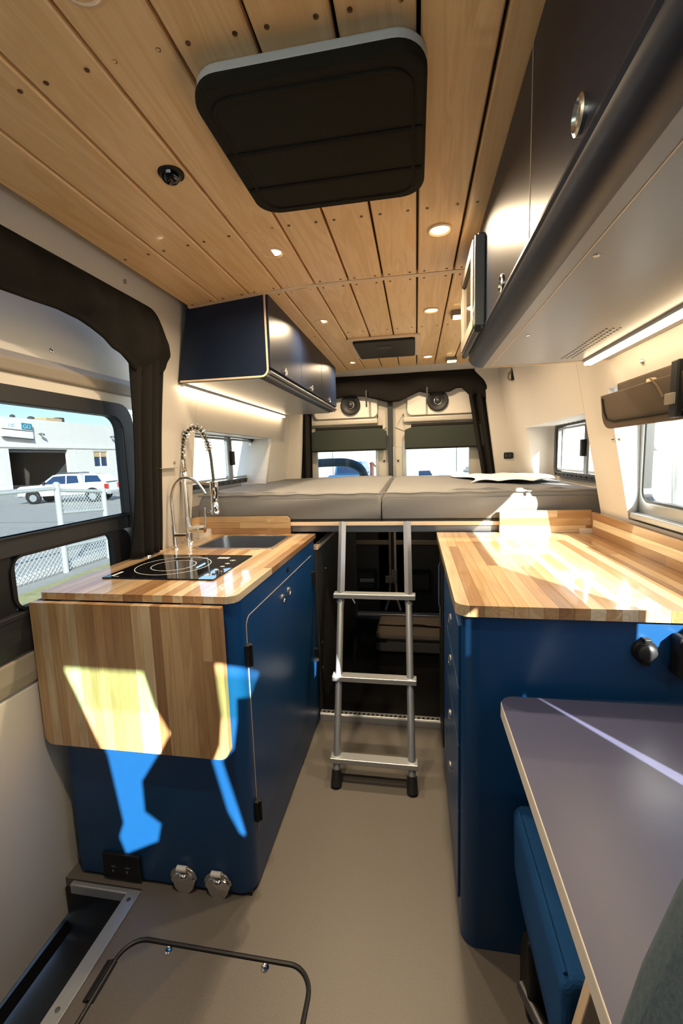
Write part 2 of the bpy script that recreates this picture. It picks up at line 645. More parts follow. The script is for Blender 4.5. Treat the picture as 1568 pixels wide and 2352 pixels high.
# deep reveal of the rear side window
rv = MB()
rv.prism([(xr(0.9) + 0.004, 0.9), (xr(1.45) + 0.004, 1.45), (0.92, 1.45), (0.92, 0.9)], XZ, 1.935, 1.95)
rv.prism([(xr(0.9) + 0.002, 0.9), (xr(1.45) + 0.002, 1.45), (0.92, 1.45), (0.92, 0.9)], XZ, 2.918, 2.94)
rv.box(0.678, 1.94, 1.428, 0.92, 2.94, 1.45)
rv.box(0.68, 1.95, 0.90, 0.90, 2.94, 0.95)
rv.box(0.86, 1.95, 0.0, 0.88, 2.94, 1.15)
rv.box(0.86, 1.95, 1.42, 0.88, 2.94, 1.45)
rv.box(0.86, 2.80, 1.15, 0.88, 2.94, 1.42)
rv.box(0.86, 1.95, 1.15, 0.88, 2.02, 1.42)
rv.build('reveal', M['cream'], wr)
# big window reveal, splayed at the far side
jb = MB()
x0, x1 = xr(WZ0) + 0.018, xr(WZ1) + 0.018
jb.add([(x0, WY1, WZ0), (x1, WY1, WZ1), (0.83, 1.745, WZ1), (0.83, 1.745, WZ0), (x0, WY1 + 0.012, WZ0), (x1, WY1 + 0.012, WZ1), (0.83, 1.757, WZ1), (0.83, 1.757, WZ0)],
       [(0, 1, 2, 3), (7, 6, 5, 4), (0, 4, 5, 1), (1, 5, 6, 2), (2, 6, 7, 3), (3, 7, 4, 0)])
jb.prism([(x0, WZ0), (x1, WZ1), (0.83, WZ1), (0.83, WZ0)], XZ, WY0 - 0.012, WY0)
jb.box(x0, WY0 - 0.012, WZ0 - 0.012, 0.83, 1.755, WZ0)
jb.box(x1, WY0 - 0.012, WZ1, 0.83, 1.755, WZ1 + 0.012)
jb.build('window_reveal', M['white'], wr)
# screws and snap studs on the wall, wire holes
for (y, z) in ((1.45, 1.53), (1.675, 1.312), (1.725, 1.313)):
    MB().lathe([(0.009, 0), (0.009, 0.003), (0.005, 0.006), (0.002, 0.007)], lambda u, v, w, y=y, z=z: (xr(z + v) - w, y + u, z + v), 14).build('snap_stud', M['steel'], wr)

# ------------------------------------------------------------------ left wall
wlft = setting('wall_left', (-1.05, 2.4, 0.0))
arc = [(1.48 + 0.10 * math.cos(a), 1.722 + 0.10 * math.sin(a)) for a in [k * PI / 16 for k in range(0, 9)]]
panel(wlft, [(1.58, 0.0), (1.86, 0.0), (1.86, 1.93), (-0.3, 1.93), (-0.3, 1.835)] + arc[::-1], LWALL, 0.02, M['cream'])
panel(wlft, [(1.862, 1.425), (3.47, 1.425), (3.47, 1.93), (1.862, 1.93)], LWALL, 0.02, M['cream'])
panel(wlft, [(2.92, 0.0), (3.47, 0.0), (3.47, 1.425), (2.92, 1.425)], LWALL, 0.02, M['cream'])
lv = MB()
lv.prism([(-0.985, 1.425), (-1.20, 1.425), (-1.20, 0.9), (-1.05, 0.9)], XZ, 1.845, 1.862)
lv.prism([(2.94, 1.425), (2.78, 1.15), (2.70, 0.95), (2.72, 0.95), (2.80, 1.15), (2.96, 1.425)], YZ, -1.20, -0.99)
lv.box(-1.20, 1.86, 1.425, -0.99, 2.96, 1.445)
lv.box(-1.20, 1.86, 0.90, -1.0, 2.96, 0.95)
lv.box(-1.18, 1.86, 0.0, -1.16, 2.96, 1.13)
lv.box(-1.18, 2.93, 1.13, -1.16, 2.99, 1.445)
lv.build('reveal', M['cream'], wlft)
MB().box(-1.01, 1.565, 1.257, -0.985, 1.70, 1.2585).build('panel_seam', M['taupe'], wlft)
for (y, z) in ((1.70, 1.28), (1.36, 1.868)):
    MB().lathe([(0.007, 0), (0.007, 0.003), (0.003, 0.005)], lambda u, v, w, y=y, z=z: (xl(z + v) + w, y + u, z + v), 12).build('screw', M['taupe'], wlft)

# ------------------------------------------------------------------ rear wall (surround of the rear doors)
wre = setting('wall_rear', (-0.17, 3.46, 0.0))
MB().prism([(3.33, 1.94), (3.47, 1.88), (3.47, 1.97), (3.33, 1.97)], YZ, -1.0, 0.72).build('header', M['cream'], wre, bevel=0.004)
MB().prism([(0.86, 0.0), (0.86, 1.95), (0.43, 1.95), (0.43, 1.88), (0.50, 1.80), (0.515, 1.66), (0.59, 1.1), (0.59, 0.0)], XZ, 3.40, 3.46).build('surround', M['cream'], wre)
MB().prism([(-1.10, 0.0), (-0.90, 0.0), (-0.915, 1.1), (-0.88, 1.64), (-0.82, 1.80), (-0.76, 1.88), (-0.76, 1.95), (-1.10, 1.95)], XZ, 3.36, 3.46).build('surround', M['cream'], wre)

# ------------------------------------------------------------------ cab shell in front (out of the frame, lets sun and sky in)
wf = setting('wall_front', (-0.17, -0.9, 0.0))
cb = MB()
cb.box(-1.10, -1.35, -0.25, 0.90, -0.93, 1.02)
cb.box(-1.10, -0.76, 1.83, 0.55, -0.30, 1.99)
cb.box(0.55, -0.76, 1.96, 0.90, -0.30, 1.99)
cb.box(-1.12, -0.95, 1.0, -1.0, -0.87, 1.75)
cb.box(0.84, -0.95, 1.0, 0.92, -0.90, 1.83)
cb.build('cab_shell', M['cab'], wf)
cs = MB()
cs.box(-1.16, -0.95, -0.25, -1.12, 0.18, 1.0)
cs.box(-1.16, -0.95, 1.66, -1.10, 0.3, 1.99)
cs.box(-1.16, -0.12, 1.0, -1.12, 0.30, 1.66)
cs.box(0.74, -0.95, -0.25, 0.78, 0.30, 1.0)
cs.box(0.66, -0.48, 1.61, 0.74, 0.26, 1.99)
cs.build('cab_sides', M['cab'], wf)
w1 = setting('window_1', (-0.17, -0.85, 1.4))
MB().prism([(-0.93, 1.02), (-0.925, 1.02), (-0.785, 1.73), (-0.79, 1.73)], YZ, -1.0, 0.84).build('pane', M['clear'], w1)
MB().prism([(-0.79, 1.73), (-0.785, 1.73), (-0.76, 1.84), (-0.765, 1.84)], YZ, -1.0, 0.84).build('tint_band', M['wind_glass'], w1)

# ------------------------------------------------------------------ sliding door on the left (door_1) with its window
d1 = setting('door_1', (-1.12, 0.9, -0.15))
DX = -1.10
dl = MB()
dl.prism([(-1.0, 0.66), (1.60, 0.66), (1.60, 0.0), (1.52, -0.12), (-1.0, -0.16)], YZ, DX - 0.03, DX + 0.005)
dl.build('lower_panel', M['cream_door'], d1, bevel=0.008)
MB().box(DX - 0.03, -1.0, -0.20, DX - 0.005, 1.50, -0.15).build('bottom_seal', M['rubber'], d1)
MB().prism([(DX - 0.02, 0.66), (DX + 0.010, 0.665), (DX + 0.014, 0.70), (DX + 0.010, 0.75), (DX - 0.02, 0.76)], XZ, -1.0, 1.60).build('arm_ledge', M['taupe'], d1, bevel=0.004)
MB().prism([(DX - 0.02, 0.76), (DX + 0.010, 0.76), (DX + 0.014, 0.80), (DX + 0.010, 0.835), (DX + 0.010, 0.875), (DX - 0.02, 0.88)], XZ, -1.0, 1.60).build('window_ledge', M['rubber'], d1, bevel=0.004)
MB().box(DX - 0.02, -1.0, 1.595, DX, 1.62, 1.90).build('upper_panel', M['cream_door'], d1)
MB().prism([(DX - 0.02, 1.535), (DX + 0.02, 1.54), (DX + 0.025, 1.575), (DX + 0.005, 1.60), (DX - 0.02, 1.60)], XZ, -1.0, 1.60).build('upper_ledge', M['taupe'], d1, bevel=0.006)
MB().box(DX - 0.02, -1.0, 1.49, DX + 0.006, 1.60, 1.54).build('head_panel', M['cream_door'], d1, bevel=0.004)
MB().lathe([(0.007, 0), (0.007, 0.003), (0.003, 0.005)], lambda u, v, w: (DX + w, 1.217 + u, 1.632 + v), 12).build('screw', M['steel'], d1)
# window with an upper and a lower pane in one black frame
w2 = setting('window_2', (-1.11, 0.9, 0.9))
fr = MB()
fr.ring(rrect(-0.6, 0.86, 1.57, 1.505, 0.07), rrect(-0.55, 0.875, 1.505, 1.455, 0.055), YZ, DX - 0.03, DX + 0.012)
fr.box(DX - 0.03, -0.56, 1.036, DX + 0.006, 1.52, 1.092)
fr.build('window_frame', M['rubber'], w2, bevel=0.004)
MB().box(DX - 0.02, -0.56, 1.085, DX + 0.014, 1.52, 1.092).build('sash_rail', M['black'], w2, bevel=0.002)
MB().prism([(-0.56, 0.86), (1.0, 0.86), (1.0, 1.04), (-0.56, 1.04)], YZ, DX - 0.025, DX - 0.002).build('lower_blank', M['black'], w2)
MB().ring(rrect(0.99, 0.872, 1.50, 1.04, 0.055), rrect(1.003, 0.885, 1.405, 1.030, 0.03), YZ, DX - 0.02, DX + 0.004).build('lower_sash', M['black'], w2)
MB().box(DX - 0.016, -0.56, 1.09, DX - 0.012, 1.51, 1.46).build('pane', M['dim_glass'], w2)
MB().box(DX - 0.016, 1.0, 0.88, DX - 0.012, 1.41, 1.04).build('pane', M['dim_glass'], w2)
# rubber door seal standing behind the curtain
sl = MB()
sl.tube([(-1.055, 1.49, 0.80), (-1.05, 1.515, 1.0), (-1.03, 1.525, 1.35), (-1.02, 1.52, 1.58)], 0.016, 10)
sl.build('door_seal', M['rubber'], d1, smooth=True)

# ------------------------------------------------------------------ curtain round the door opening
ct = thing('curtain', 'black gathered curtain hung round the side door opening', 'curtain', (-0.95, 1.5, 0.95))
BOT = [(-0.3, 1.66), (0.92, 1.690), (1.0, 1.693), (1.08, 1.697), (1.16, 1.692), (1.21, 1.682), (1.26, 1.668), (1.30, 1.648), (1.34, 1.640), (1.37, 1.625), (1.41, 1.600), (1.45, 1.592), (1.50, 1.60), (1.585, 1.62)]


def interp(tab, x):
    if x <= tab[0][0]:
        return tab[0][1]
    for (a, b), (c, d) in zip(tab, tab[1:]):
        if x <= c:
            return b + (d - b) * (x - a) / (c - a)
    return tab[-1][1]


def ctop(y):
    if y < 1.48:
        return 1.828
    t = min(1.0, (y - 1.48) / 0.103)
    return 1.725 + 0.103 * math.sqrt(max(0, 1 - t * t))


def cval(s, t):
    y = -0.3 + s * 1.883
    z = ctop(y) + (interp(BOT, y) - ctop(y)) * t
    bulge = 0.045 * math.sin(PI * min(1, t * 1.05)) * (0.75 + 0.25 * math.sin(y * 23) + 0.1 * math.sin(y * 61))
    bulge += 0.007 * math.sin(31 * y + 9 * t) * math.sin(7 * y + 3 * t + 1.1) * math.sin(PI * t)
    return (xl(z) + 0.006 + bulge, y, z)


MB().grid(150, 14, cval).build('valance', M['fabric_black'], ct, smooth=True, solid=0.004)


def cdrop(s, t):
    z = 1.66 - t * 0.732
    w0, w1 = 1.40 + 0.02 * t + 0.02 * math.sin(t * 2.2), 1.590 - 0.006 * math.sin(t * 5)
    y = w0 + (w1 - w0) * s
    return (xl(z) - 0.012 + 0.036 * abs(math.sin(s * PI * 3.5 + 0.7 * math.sin(t * 3))) * (0.4 + 0.6 * t) + 0.02 * math.sin(s * PI), y, z)


MB().grid(56, 24, cdrop).build('drop', M['fabric_black'], ct, smooth=True, solid=0.004)

# ------------------------------------------------------------------ side window of the rear left (window_3) and rear right (window_4)


def flare_window(name, x, sgn, y0, y1, z0, z1, split):
    w = setting(name, (x, 0.5 * (y0 + y1), z0))
    MB().ring(rrect(y0, z0, y1, z1, 0.05), rrect(y0 + 0.035, z0 + 0.028, y1 - 0.035, z1 - 0.028, 0.03), YZ, x - 0.015, x + 0.02).build('window_frame', M['rubber'], w, bevel=0.003)
    for k in range(12):
        y = y0 + 0.06 + k * (y1 - y0 - 0.12) / 11
        for z in (z0 + 0.014, z1 - 0.014):
            MB().cyl((x + sgn * 0.018, y, z), (x + sgn * 0.024, y, z), 0.005, 8).build('screw', M['black'], w)
    MB().box(x - 0.012, split - 0.022, z0 + 0.02, x + 0.012, split + 0.022, z1 - 0.02).build('mullion', M['alu_dark'], w, bevel=0.003)
    MB().box(x + sgn * 0.012, split + 0.0, 0.5 * (z0 + z1) - 0.04, x + sgn * 0.03, split + 0.03, 0.5 * (z0 + z1) + 0.045).build('latch', M['black'], w, bevel=0.003)
    MB().ring(rrect(y0 + 0.04, z0 + 0.033, split - 0.02, z1 - 0.033, 0.02), rrect(y0 + 0.055, z0 + 0.045, split - 0.035, z1 - 0.045, 0.012), YZ, x - 0.008, x + 0.01).build('sash', M['alu_paint'], w)
    MB().ring(rrect(split + 0.02, z0 + 0.033, y1 - 0.04, z1 - 0.033, 0.02), rrect(split + 0.035, z0 + 0.045, y1 - 0.055, z1 - 0.045, 0.012), YZ, x - 0.008, x + 0.01).build('sash', M['alu_paint'], w)
    for (a, b) in ((y0 + 0.03, split), (split, y1 - 0.03)):
        MB().box(x - 0.003, a, z0 + 0.03, x + 0.003, b, z1 - 0.03).build('pane', M['glass'], w)


flare_window('window_3', -1.14, 1, 1.92, 2.97, 1.135, 1.45, 2.55)
flare_window('window_4', 0.845, -1, 1.98, 2.86, 1.13, 1.445, 2.36)

# ------------------------------------------------------------------ big right window (window_5)
w5 = setting('window_5', (0.79, 1.1, 1.04))


def rtilt(u, v, w):
    return (0.80 + w, u, v)


MB().ring(rrect(0.450, 1.018, 1.765, 1.498, 0.03), rrect(0.475, 1.045, 1.735, 1.484, 0.03), rtilt, -0.012, 0.02).build('outer_gasket', M['rubber'], w5, bevel=0.003)
MB().ring(rrect(0.475, 1.045, 1.735, 1.484, 0.03), rrect(0.505, 1.090, 1.700, 1.478, 0.045), rtilt, -0.012, 0.022).build('window_frame', M['alu_paint'], w5, bevel=0.004)
MB().ring(rrect(0.505, 1.090, 1.700, 1.478, 0.045), rrect(0.510, 1.098, 1.693, 1.474, 0.04), rtilt, -0.008, 0.018).build('inner_gasket', M['rubber'], w5)
MB().prism([(0.50, 1.085), (1.71, 1.085), (1.71, 1.48), (0.50, 1.478)], rtilt, 0.008, 0.012).build('pane', M['glass'], w5)
MB().box(0.755, 0.48, 1.030, 0.785, 1.70, 1.052).build('sill_rail', M['alu'], w5, bevel=0.004)
MB().tube([(0.785, 1.742, 1.04), (0.783, 1.742, 1.48)], 0.008, 10).build('edge_channel', M['alu'], w5, smooth=True)
for z in (1.12, 1.32):
    MB().cyl((0.786, 1.734, z), (0.786, 1.728, z), 0.006, 10).build('screw', M['steel'], w5)

# ------------------------------------------------------------------ rear doors (door_2 left, door_3 right)


def rear_door(name, s):
    """s = -1 left leaf, +1 right leaf; leaf meets the other at x = -0.195"""
    d = setting(name, (-0.195 + s * 0.36, 3.52, 0.1))
    c = -0.195
    X = lambda a: c + s * a
    o, i2 = X(0.0), X(0.66 if s < 0 else 0.72)
    def bx(a0, y0, z0, a1, y1, z1):
        x0, x1 = sorted((X(a0), X(a1)))
        return MB().box(x0, y0, z0, x1, y1, z1)
    bx(0.02, 3.50, 1.345, 0.76, 3.53, 1.95).build('upper_panel', M['grey_metal'], d)
    bx(0.02, 3.50, 0.0, 0.12, 3.54, 1.345).build('inner_stile', M['grey_metal'], d, bevel=0.006)
    bx(0.60, 3.50, 0.0, 0.76, 3.53, 1.345).build('outer_stile', M['grey_metal'], d)
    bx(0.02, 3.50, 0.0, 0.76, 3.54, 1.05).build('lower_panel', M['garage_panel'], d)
    bx(0.02, 3.485, 0.56, 0.72, 3.505, 0.60).build('lower_rail', M['taupe'], d, bevel=0.008)
    a0, a1 = (0.10, 0.64)
    x0, x1 = sorted((X(a0), X(a1)))
    MB().prism(rrect(x0 + 0.03, 1.585, x1, 1.90, 0.04), XZ, 3.475, 3.502).build('trim_card', M['cream'], d, bevel=0.006)
    MB().prism([(x0, 1.535), (x1, 1.535), (x1, 1.575), (x0, 1.575)], XZ, 3.47, 3.502).build('press_rib', M['grey_metal'], d, bevel=0.01)
    # pressed triangle by the lock side
    t = [(X(0.04), 1.50), (X(0.10), 1.60), (X(0.11), 1.47)]
    MB().tube([(p[0], 3.498, p[1]) for p in t], 0.006, 6, closed=True).build('press_line', M['grey_metal'], d, smooth=True)
    # window frame round the pane
    xw0, xw1 = sorted((X(0.12), X(0.70)))
    MB().ring(rrect(xw0 - 0.03, 1.02, xw1 + 0.02, 1.40, 0.04), rrect(xw0, 1.05, xw1, 1.38, 0.03), XZ, 3.485, 3.53).build('window_frame', M['alu_paint'], d, bevel=0.004)
    MB().box(xw0, 3.512, 1.05, xw1, 3.516, 1.38).build('pane', M['dim_glass'], d)
    # recessed grab pocket low on the door
    xp = X(0.22)
    MB().ring(rrect(xp - 0.09, 0.17, xp + 0.09, 0.36, 0.02), rrect(xp - 0.07, 0.19, xp + 0.07, 0.34, 0.015), XZ, 3.478, 3.502).build('grab_pocket', M['black'], d, bevel=0.003)
    if s < 0:
        zz = [(xp - 0.05 + 0.014 * k, 3.494, 0.245 + (0.028 if k % 2 else 0.0)) for k in range(9)]
        mk = MB().tube(zz, 0.005, 6)
        mk.tube([(p[0], p[1], 0.518 - p[2]) for p in zz], 0.005, 6)
        mk.build('printed_mark', M['white_mark'], d)
    # seal that flares out at the foot
    MB().tube([(X(0.02), 3.475, 0.98), (X(0.02), 3.475, 0.30), (X(0.028), 3.47, 0.12), (X(0.06), 3.46, 0.02)], 0.010, 8).build('door_seal', M['cream_edge'] if s > 0 else M['taupe'], d, smooth=True)
    if s > 0:
        MB().prism([(X(-0.01), 0.36), (X(0.035), 0.36), (X(0.035), 0.24), (X(0.01), 0.24), (X(-0.01), 0.30)], XZ, 3.455, 3.475).build('latch', M['taupe'], d, bevel=0.004)
    else:
        MB().box(X(0.06), 3.45, 0.25, X(0.0), 3.475, 0.31).build('latch', M['taupe'], d, bevel=0.005)
    MB().cyl((X(0.055), 3.50, 1.24), (X(0.055), 3.492, 1.24), 0.008, 10).build('stop_button', M['black'], d)


rear_door('door_2', -1)
rear_door('door_3', 1)
struct(MB().box(-0.215, 3.47, 0.0, -0.175, 3.50, 1.90).build('trim_4', M['rubber']))

# rear door curtain with gathered, drooping lower edge
rc = thing('curtain', 'black gathered curtain hung over the two rear doors', 'curtain', (-0.17, 3.40, 1.8))
RB = [(-0.85, 1.60), (-0.70, 1.70), (-0.60, 1.735), (-0.50, 1.75), (-0.40, 1.74), (-0.30, 1.715), (-0.20, 1.685), (-0.12, 1.69), (-0.04, 1.725), (0.03, 1.755), (0.10, 1.735), (0.18, 1.74), (0.25, 1.74), (0.30, 1.765), (0.34, 1.765), (0.38, 1.725), (0.41, 1.69), (0.44, 1.72), (0.47, 1.70), (0.55, 1.66)]


def rtop(x):
    t = max(0.0, (x - 0.40) / 0.12)
    u = max(0.0, (-0.74 - x) / 0.12)
    return 1.80 + 0.095 * math.sqrt(max(0, 1 - min(1, t) ** 2)) if t > 0 else 1.895 - 0.2 * u


def rval(s, t):
    x = -0.85 + s * 1.365
    z = rtop(x) + (interp(RB, x) - rtop(x)) * t
    return (x, 3.435 - 0.04 * math.sin(PI * t) * (0.7 + 0.3 * math.sin(x * 19)) - 0.01, z)


MB().grid(110, 10, rval).build('valance', M['fabric_black'], rc, smooth=True, solid=0.004)


def rdrop_r(s, t):
    z = 1.84 - t * 0.80
    xo = 0.50 + 0.115 * t
    return (xo - 0.11 + 0.11 * s + 0.02 * (1 - t) * (s - 1), 3.43 - 0.02 * math.sin(s * PI * 4), z)


def rdrop_l(s, t):
    z = 1.70 - t * 0.66
    return (-0.925 + 0.115 * s - 0.015 * t, 3.42 - 0.02 * math.sin(s * PI * 4), z)


MB().grid(30, 10, rdrop_r).build('drop', M['fabric_black'], rc, smooth=True, solid=0.004)
MB().grid(30, 10, rdrop_l).build('drop', M['fabric_black'], rc, smooth=True, solid=0.004)
for x in (-0.37, 0.085):
    MB().box(x - 0.006, 3.385, 1.655, x + 0.006, 3.393, 1.78).build('tie_strap', M['black'], rc)

# folded shades over the rear door windows
for (x0, x1, lab) in ((-0.84, -0.225, 'dark green rolled shade above the left rear door window'), (-0.085, 0.53, 'dark green rolled shade above the right rear door window')):
    t = thing('window_shade', lab, 'shade', (0.5 * (x0 + x1), 3.46, 1.33), 'rear door shades')
    cut = 0.06
    MB().prism([(x0, 1.325), (x1, 1.325), (x1, 1.475), (x1 - 0.05, 1.50), (x0 + 0.07, 1.50), (x0, 1.475)], XZ, 3.44, 3.468).build('shade_cloth', M['fabric_green'], t, bevel=0.008)
    MB().cyl((x0 + 0.05, 3.452, 1.505), (x1 - 0.03, 3.452, 1.505), 0.014, 12).build('roll', M['fabric_black'], t, smooth=True)
    MB().box(x0 + 0.01, 3.438, 1.33, x1 - 0.01, 3.442, 1.338).build('hem', M['fabric_black'], t)

# round speakers on the rear doors
for (x, lab) in ((-0.505, 'round black speaker on the left rear door'), (0.168, 'round black speaker on the right rear door')):
    t = thing('speaker', lab, 'speaker', (x, 3.47, 1.685), 'rear door speakers')
    f = lambda u, v, w, x=x: (x + u, 3.474 - w, 1.685 + v)
    MB().lathe([(0.078, 0), (0.078, 0.014), (0.072, 0.022), (0.060, 0.022), (0.040, 0.012), (0.030, 0.010)], f, 32).build('housing', M['black'], t, smooth=True)
    MB().lathe([(0.026, 0.008), (0.026, 0.020), (0.020, 0.028), (0.008, 0.032)], f, 24).build('cone', M['rubber'], t, smooth=True)
    MB().lathe([(0.030, 0.014), (0.030, 0.018), (0.026, 0.020), (0.024, 0.015)], f, 24).build('trim_ring', M['steel'], t, smooth=True)

# ================================================================== LEFT KITCHEN
kc = thing('kitchen_cabinet', 'dark blue kitchen cabinet under the sink and hob', 'cabinet', (-0.77, 1.5, 0.0))
CZ = 0.902
ko = [(-1.05, 1.06), (-0.48 - 0.045, 1.06)] + [(-0.525 + 0.045 * math.cos(a), 1.105 + 0.045 * math.sin(a)) for a in [-PI / 2 + k * PI / 16 for k in range(1, 9)]] + [(-0.48, 1.965), (-1.05, 1.965)]
ki = [(-0.765 + (u + 0.765) * 0.92, 1.5125 + (v - 1.5125) * 0.955) for u, v in ko]
cm = MB().prism(ko, XY, 0.012, 0.74)
cm.ring(ko, ki, XY, 0.74, CZ)
cm.build('carcass', M['navy'], kc, smooth=True)
MB().box(-1.05, 1.068, -0.0, -0.49, 1.955, 0.012).build('plinth', M['black'], kc)


def kx(u, v, w):
    return (-0.48 + w, u, v)


dout = rrect(1.1189, 0.1659, 1.9041, 0.8371, (0.004, 0.004, 0.004, 0.03), 6)
din = rrect(1.1195, 0.1665, 1.9035, 0.8365, (0.004, 0.004, 0.004, 0.03), 6)
dr = MB().prism(din, kx, 0.0, 0.0022).build('door', M['navy'], kc)
MB().ring(dout, din, kx, 0.0, 0.0020).build('edge_band', M['cream_edge'], dr)
for (y, z, lab) in ((1.112, 0.73, 0), (1.112, 0.245, 0), (1.90, 0.73, 0), (1.90, 0.36, 0)):
    h = MB().box(-0.48, y - 0.012, z - 0.032, -0.468, y + 0.012, z + 0.032)
    h.cyl((-0.466, y, z - 0.032), (-0.466, y, z + 0.032), 0.0055, 10)
    h.build('hinge', M['black'], kc, bevel=0.002)
for (y, z) in ((1.455, 0.782), (1.53, 0.785)):
    b = MB().lathe([(0.017, 0), (0.017, 0.003), (0.0135, 0.005), (0.012, 0.003)], lambda u, v, w, y=y, z=z: (-0.4778 + w, y + u, z + v), 24).build('push_latch', M['steel'], dr, smooth=True)
b = MB().lathe([(0.010, 0), (0.010, 0.003), (0.007, 0.004)], lambda u, v, w: (-0.48 + w, 1.535 + u, 0.868 + v), 18).build('lock', M['black'], kc)

# worktop of staves
wt = thing('worktop', 'butcher block worktop holding the sink and hob', 'worktop', (-0.77, 1.5, 0.91))
stave_board(wt, -1.075, -0.475, 1.045, 2.0, XY, CZ, 0.922, M['stave_y'], 0.030, (0.5, 1.2), [(-0.925, 1.645, -0.572, 1.940)], (0.018, 0.035, 0.012, 0.01))
# upstands
us = thing('upstand', 'butcher block upstand behind the sink', 'upstand', (-0.83, 1.99, 0.922))
stave_board(us, 0.9222, 1.008, -1.075, -0.597, lambda u, v, w: (v, w, u), 1.982, 2.0, M['stave_x'], 0.03, (0.2, 0.5), (), (0.0, 0.0, 0.025, 0.0))
us2 = thing('upstand', 'butcher block upstand along the left wall beside the tap', 'upstand', (-1.08, 1.8, 0.922))
stave_board(us2, 0.9222, 1.008, 1.635, 1.981, lambda u, v, w: (w, v, u), -1.078, -1.060, M['stave_y'], 0.03, (0.2, 0.5), (), (0.0, 0.025, 0.0, 0.0))

# hinged flap on the end
fp = thing('folding_flap', 'butcher block flap folded down on the cabinet end', 'flap', (-0.79, 1.03, 0.47))
stave_board(fp, -1.083, -0.507, 0.468, 0.9, XZ, 1.020, 1.040, M['stave_z'], 0.029, (0.45, 1.2), (), (0.028, 0.032, 0.004, 0.004))
for x in (-0.97, -0.60):
    hb = MB().box(x - 0.03, 1.0405, 0.80, x + 0.03, 1.046, 0.897)
    hb.cyl((x - 0.03, 1.045, 0.897), (x + 0.03, 1.045, 0.897), 0.004, 10)
    hb.build('hinge', M['alu_dark'], fp)

# sink
sk = thing('sink', 'undermount stainless steel sink in the worktop', 'sink', (-0.75, 1.79, 0.78))
MB().ring(rrect(-0.927, 1.642, -0.570, 1.943, 0.03), rrect(-0.912, 1.657, -0.586, 1.928, 0.028), XY, 0.9205, 0.9245).build('rim', M['steel'], sk, bevel=0.001)
bw = MB()
ro, ri = rrect(-0.914, 1.655, -0.584, 1.930, 0.028), rrect(-0.900, 1.668, -0.598, 1.917, 0.05)
n_ = len(ro)
bw.add([(u, v, 0.921) for u, v in ro] + [(u, v, 0.775) for u, v in ri], [(i, (i + 1) % n_, n_ + (i + 1) % n_, n_ + i) for i in range(n_)] + [tuple(n_ + i for i in range(n_))])
bw.build('bowl', M['alu_dark'], sk, smooth=True)  # steel bowl in darker metal: its inner shade put into the colour
MB().lathe([(0.03, 0), (0.03, 0.003), (0.02, 0.001)], lambda u, v, w: (-0.75 + u, 1.79 + v, 0.776 + w), 20).build('drain', M['chrome'], sk)

# induction hob
hb = thing('induction_hob', 'black glass induction hob set in the worktop', 'hob', (-0.79, 1.35, 0.922))
MB().prism(rrect(-0.985, 1.19, -0.605, 1.515, 0.006), XY, 0.9222, 0.9265).build('glass_plate', M['hob'], hb, bevel=0.0015)
for r in (0.125, 0.075):
    MB().ring(circ(-0.83, 1.352, r, 56), circ(-0.83, 1.352, r - 0.0022, 56), XY, 0.9265, 0.9268).build('zone_ring', M['white_mark'], hb)
for (y, a) in ((1.24, 0.012), (1.30, 0.008), (1.345, 0.008), (1.385, 0.008), (1.43, 0.010)):
    k = MB().ring(circ(-0.648, y, a, 16, a * 0.8), circ(-0.648, y, a - 0.0018, 16, a * 0.8 - 0.0018), XY, 0.9265, 0.9268)
    k.box(-0.650, y - a * 0.5, 0.9265, -0.646, y + a * 0.5, 0.9268)
    k.build('touch_key', M['white_mark'], hb)
lg = MB()
for k in range(5):
    lg.box(-0.72 + k * 0.009, 1.455, 0.9265, -0.714 + k * 0.009, 1.478, 0.9268)
lg.build('printed_mark', M['white_mark'], hb)
lg = MB()
for (x0, y0, x1, y1) in ((-0.965, 1.205, -0.955, 1.26), (-0.965, 1.205, -0.935, 1.2075)):
    lg.box(x0, y0, 0.9265, x1, y1, 0.9268)
lg.build('corner_mark', M['white_mark'], hb)

# spring kitchen tap
tp = thing('spring_tap', 'tall stainless spring kitchen tap with pull-down sprayer', 'tap', (-1.0, 1.76, 0.922))
T = lambda x, z, y=1.76: (x, y, z)
MB().lathe([(0.026, 0), (0.026, 0.006), (0.021, 0.010)], lambda u, v, w: (-1.0 + u, 1.76 + v, 0.922 + w), 24).build('base', M['chrome'], tp, smooth=True)
MB().cyl(T(-1.0, 0.93), T(-1.0, 1.035), 0.019, 20).build('body', M['steel'], tp, smooth=True)
MB().cyl(T(-1.0, 1.03), T(-1.0, 1.20), 0.0135, 18).build('riser', M['steel'], tp, smooth=True)
MB().cyl(T(-1.0, 1.195), T(-1.0, 1.235), 0.016, 18).build('collar', M['chrome'], tp, smooth=True)
hp = [(-1.0, 1.23), (-1.002, 1.28), (-1.001, 1.32), (-0.995, 1.36), (-0.982, 1.392), (-0.962, 1.416), (-0.936, 1.426), (-0.910, 1.416), (-0.890, 1.390), (-0.876, 1.35), (-0.868, 1.30), (-0.865, 1.25), (-0.862, 1.19)]


def smooth_path(pts, k=6):
    out = []
    n = len(pts)
    for i in range(n - 1):
        p0, p1, p2, p3 = [Vector(pts[max(0, min(n - 1, j))]) for j in (i - 1, i, i + 1, i + 2)]
        for s in range(k):
            t = s / k
            out.append(0.5 * ((2 * p1) + (p2 - p0) * t + (2 * p0 - 5 * p1 + 4 * p2 - p3) * t * t + (3 * p1 - p0 - 3 * p2 + p3) * t ** 3))
    out.append(Vector(pts[-1]))
    return out


hose = smooth_path([T(a, b) for a, b in hp])
MB().tube(hose, 0.0065, 10).build('hose', M['hose'], tp, smooth=True)


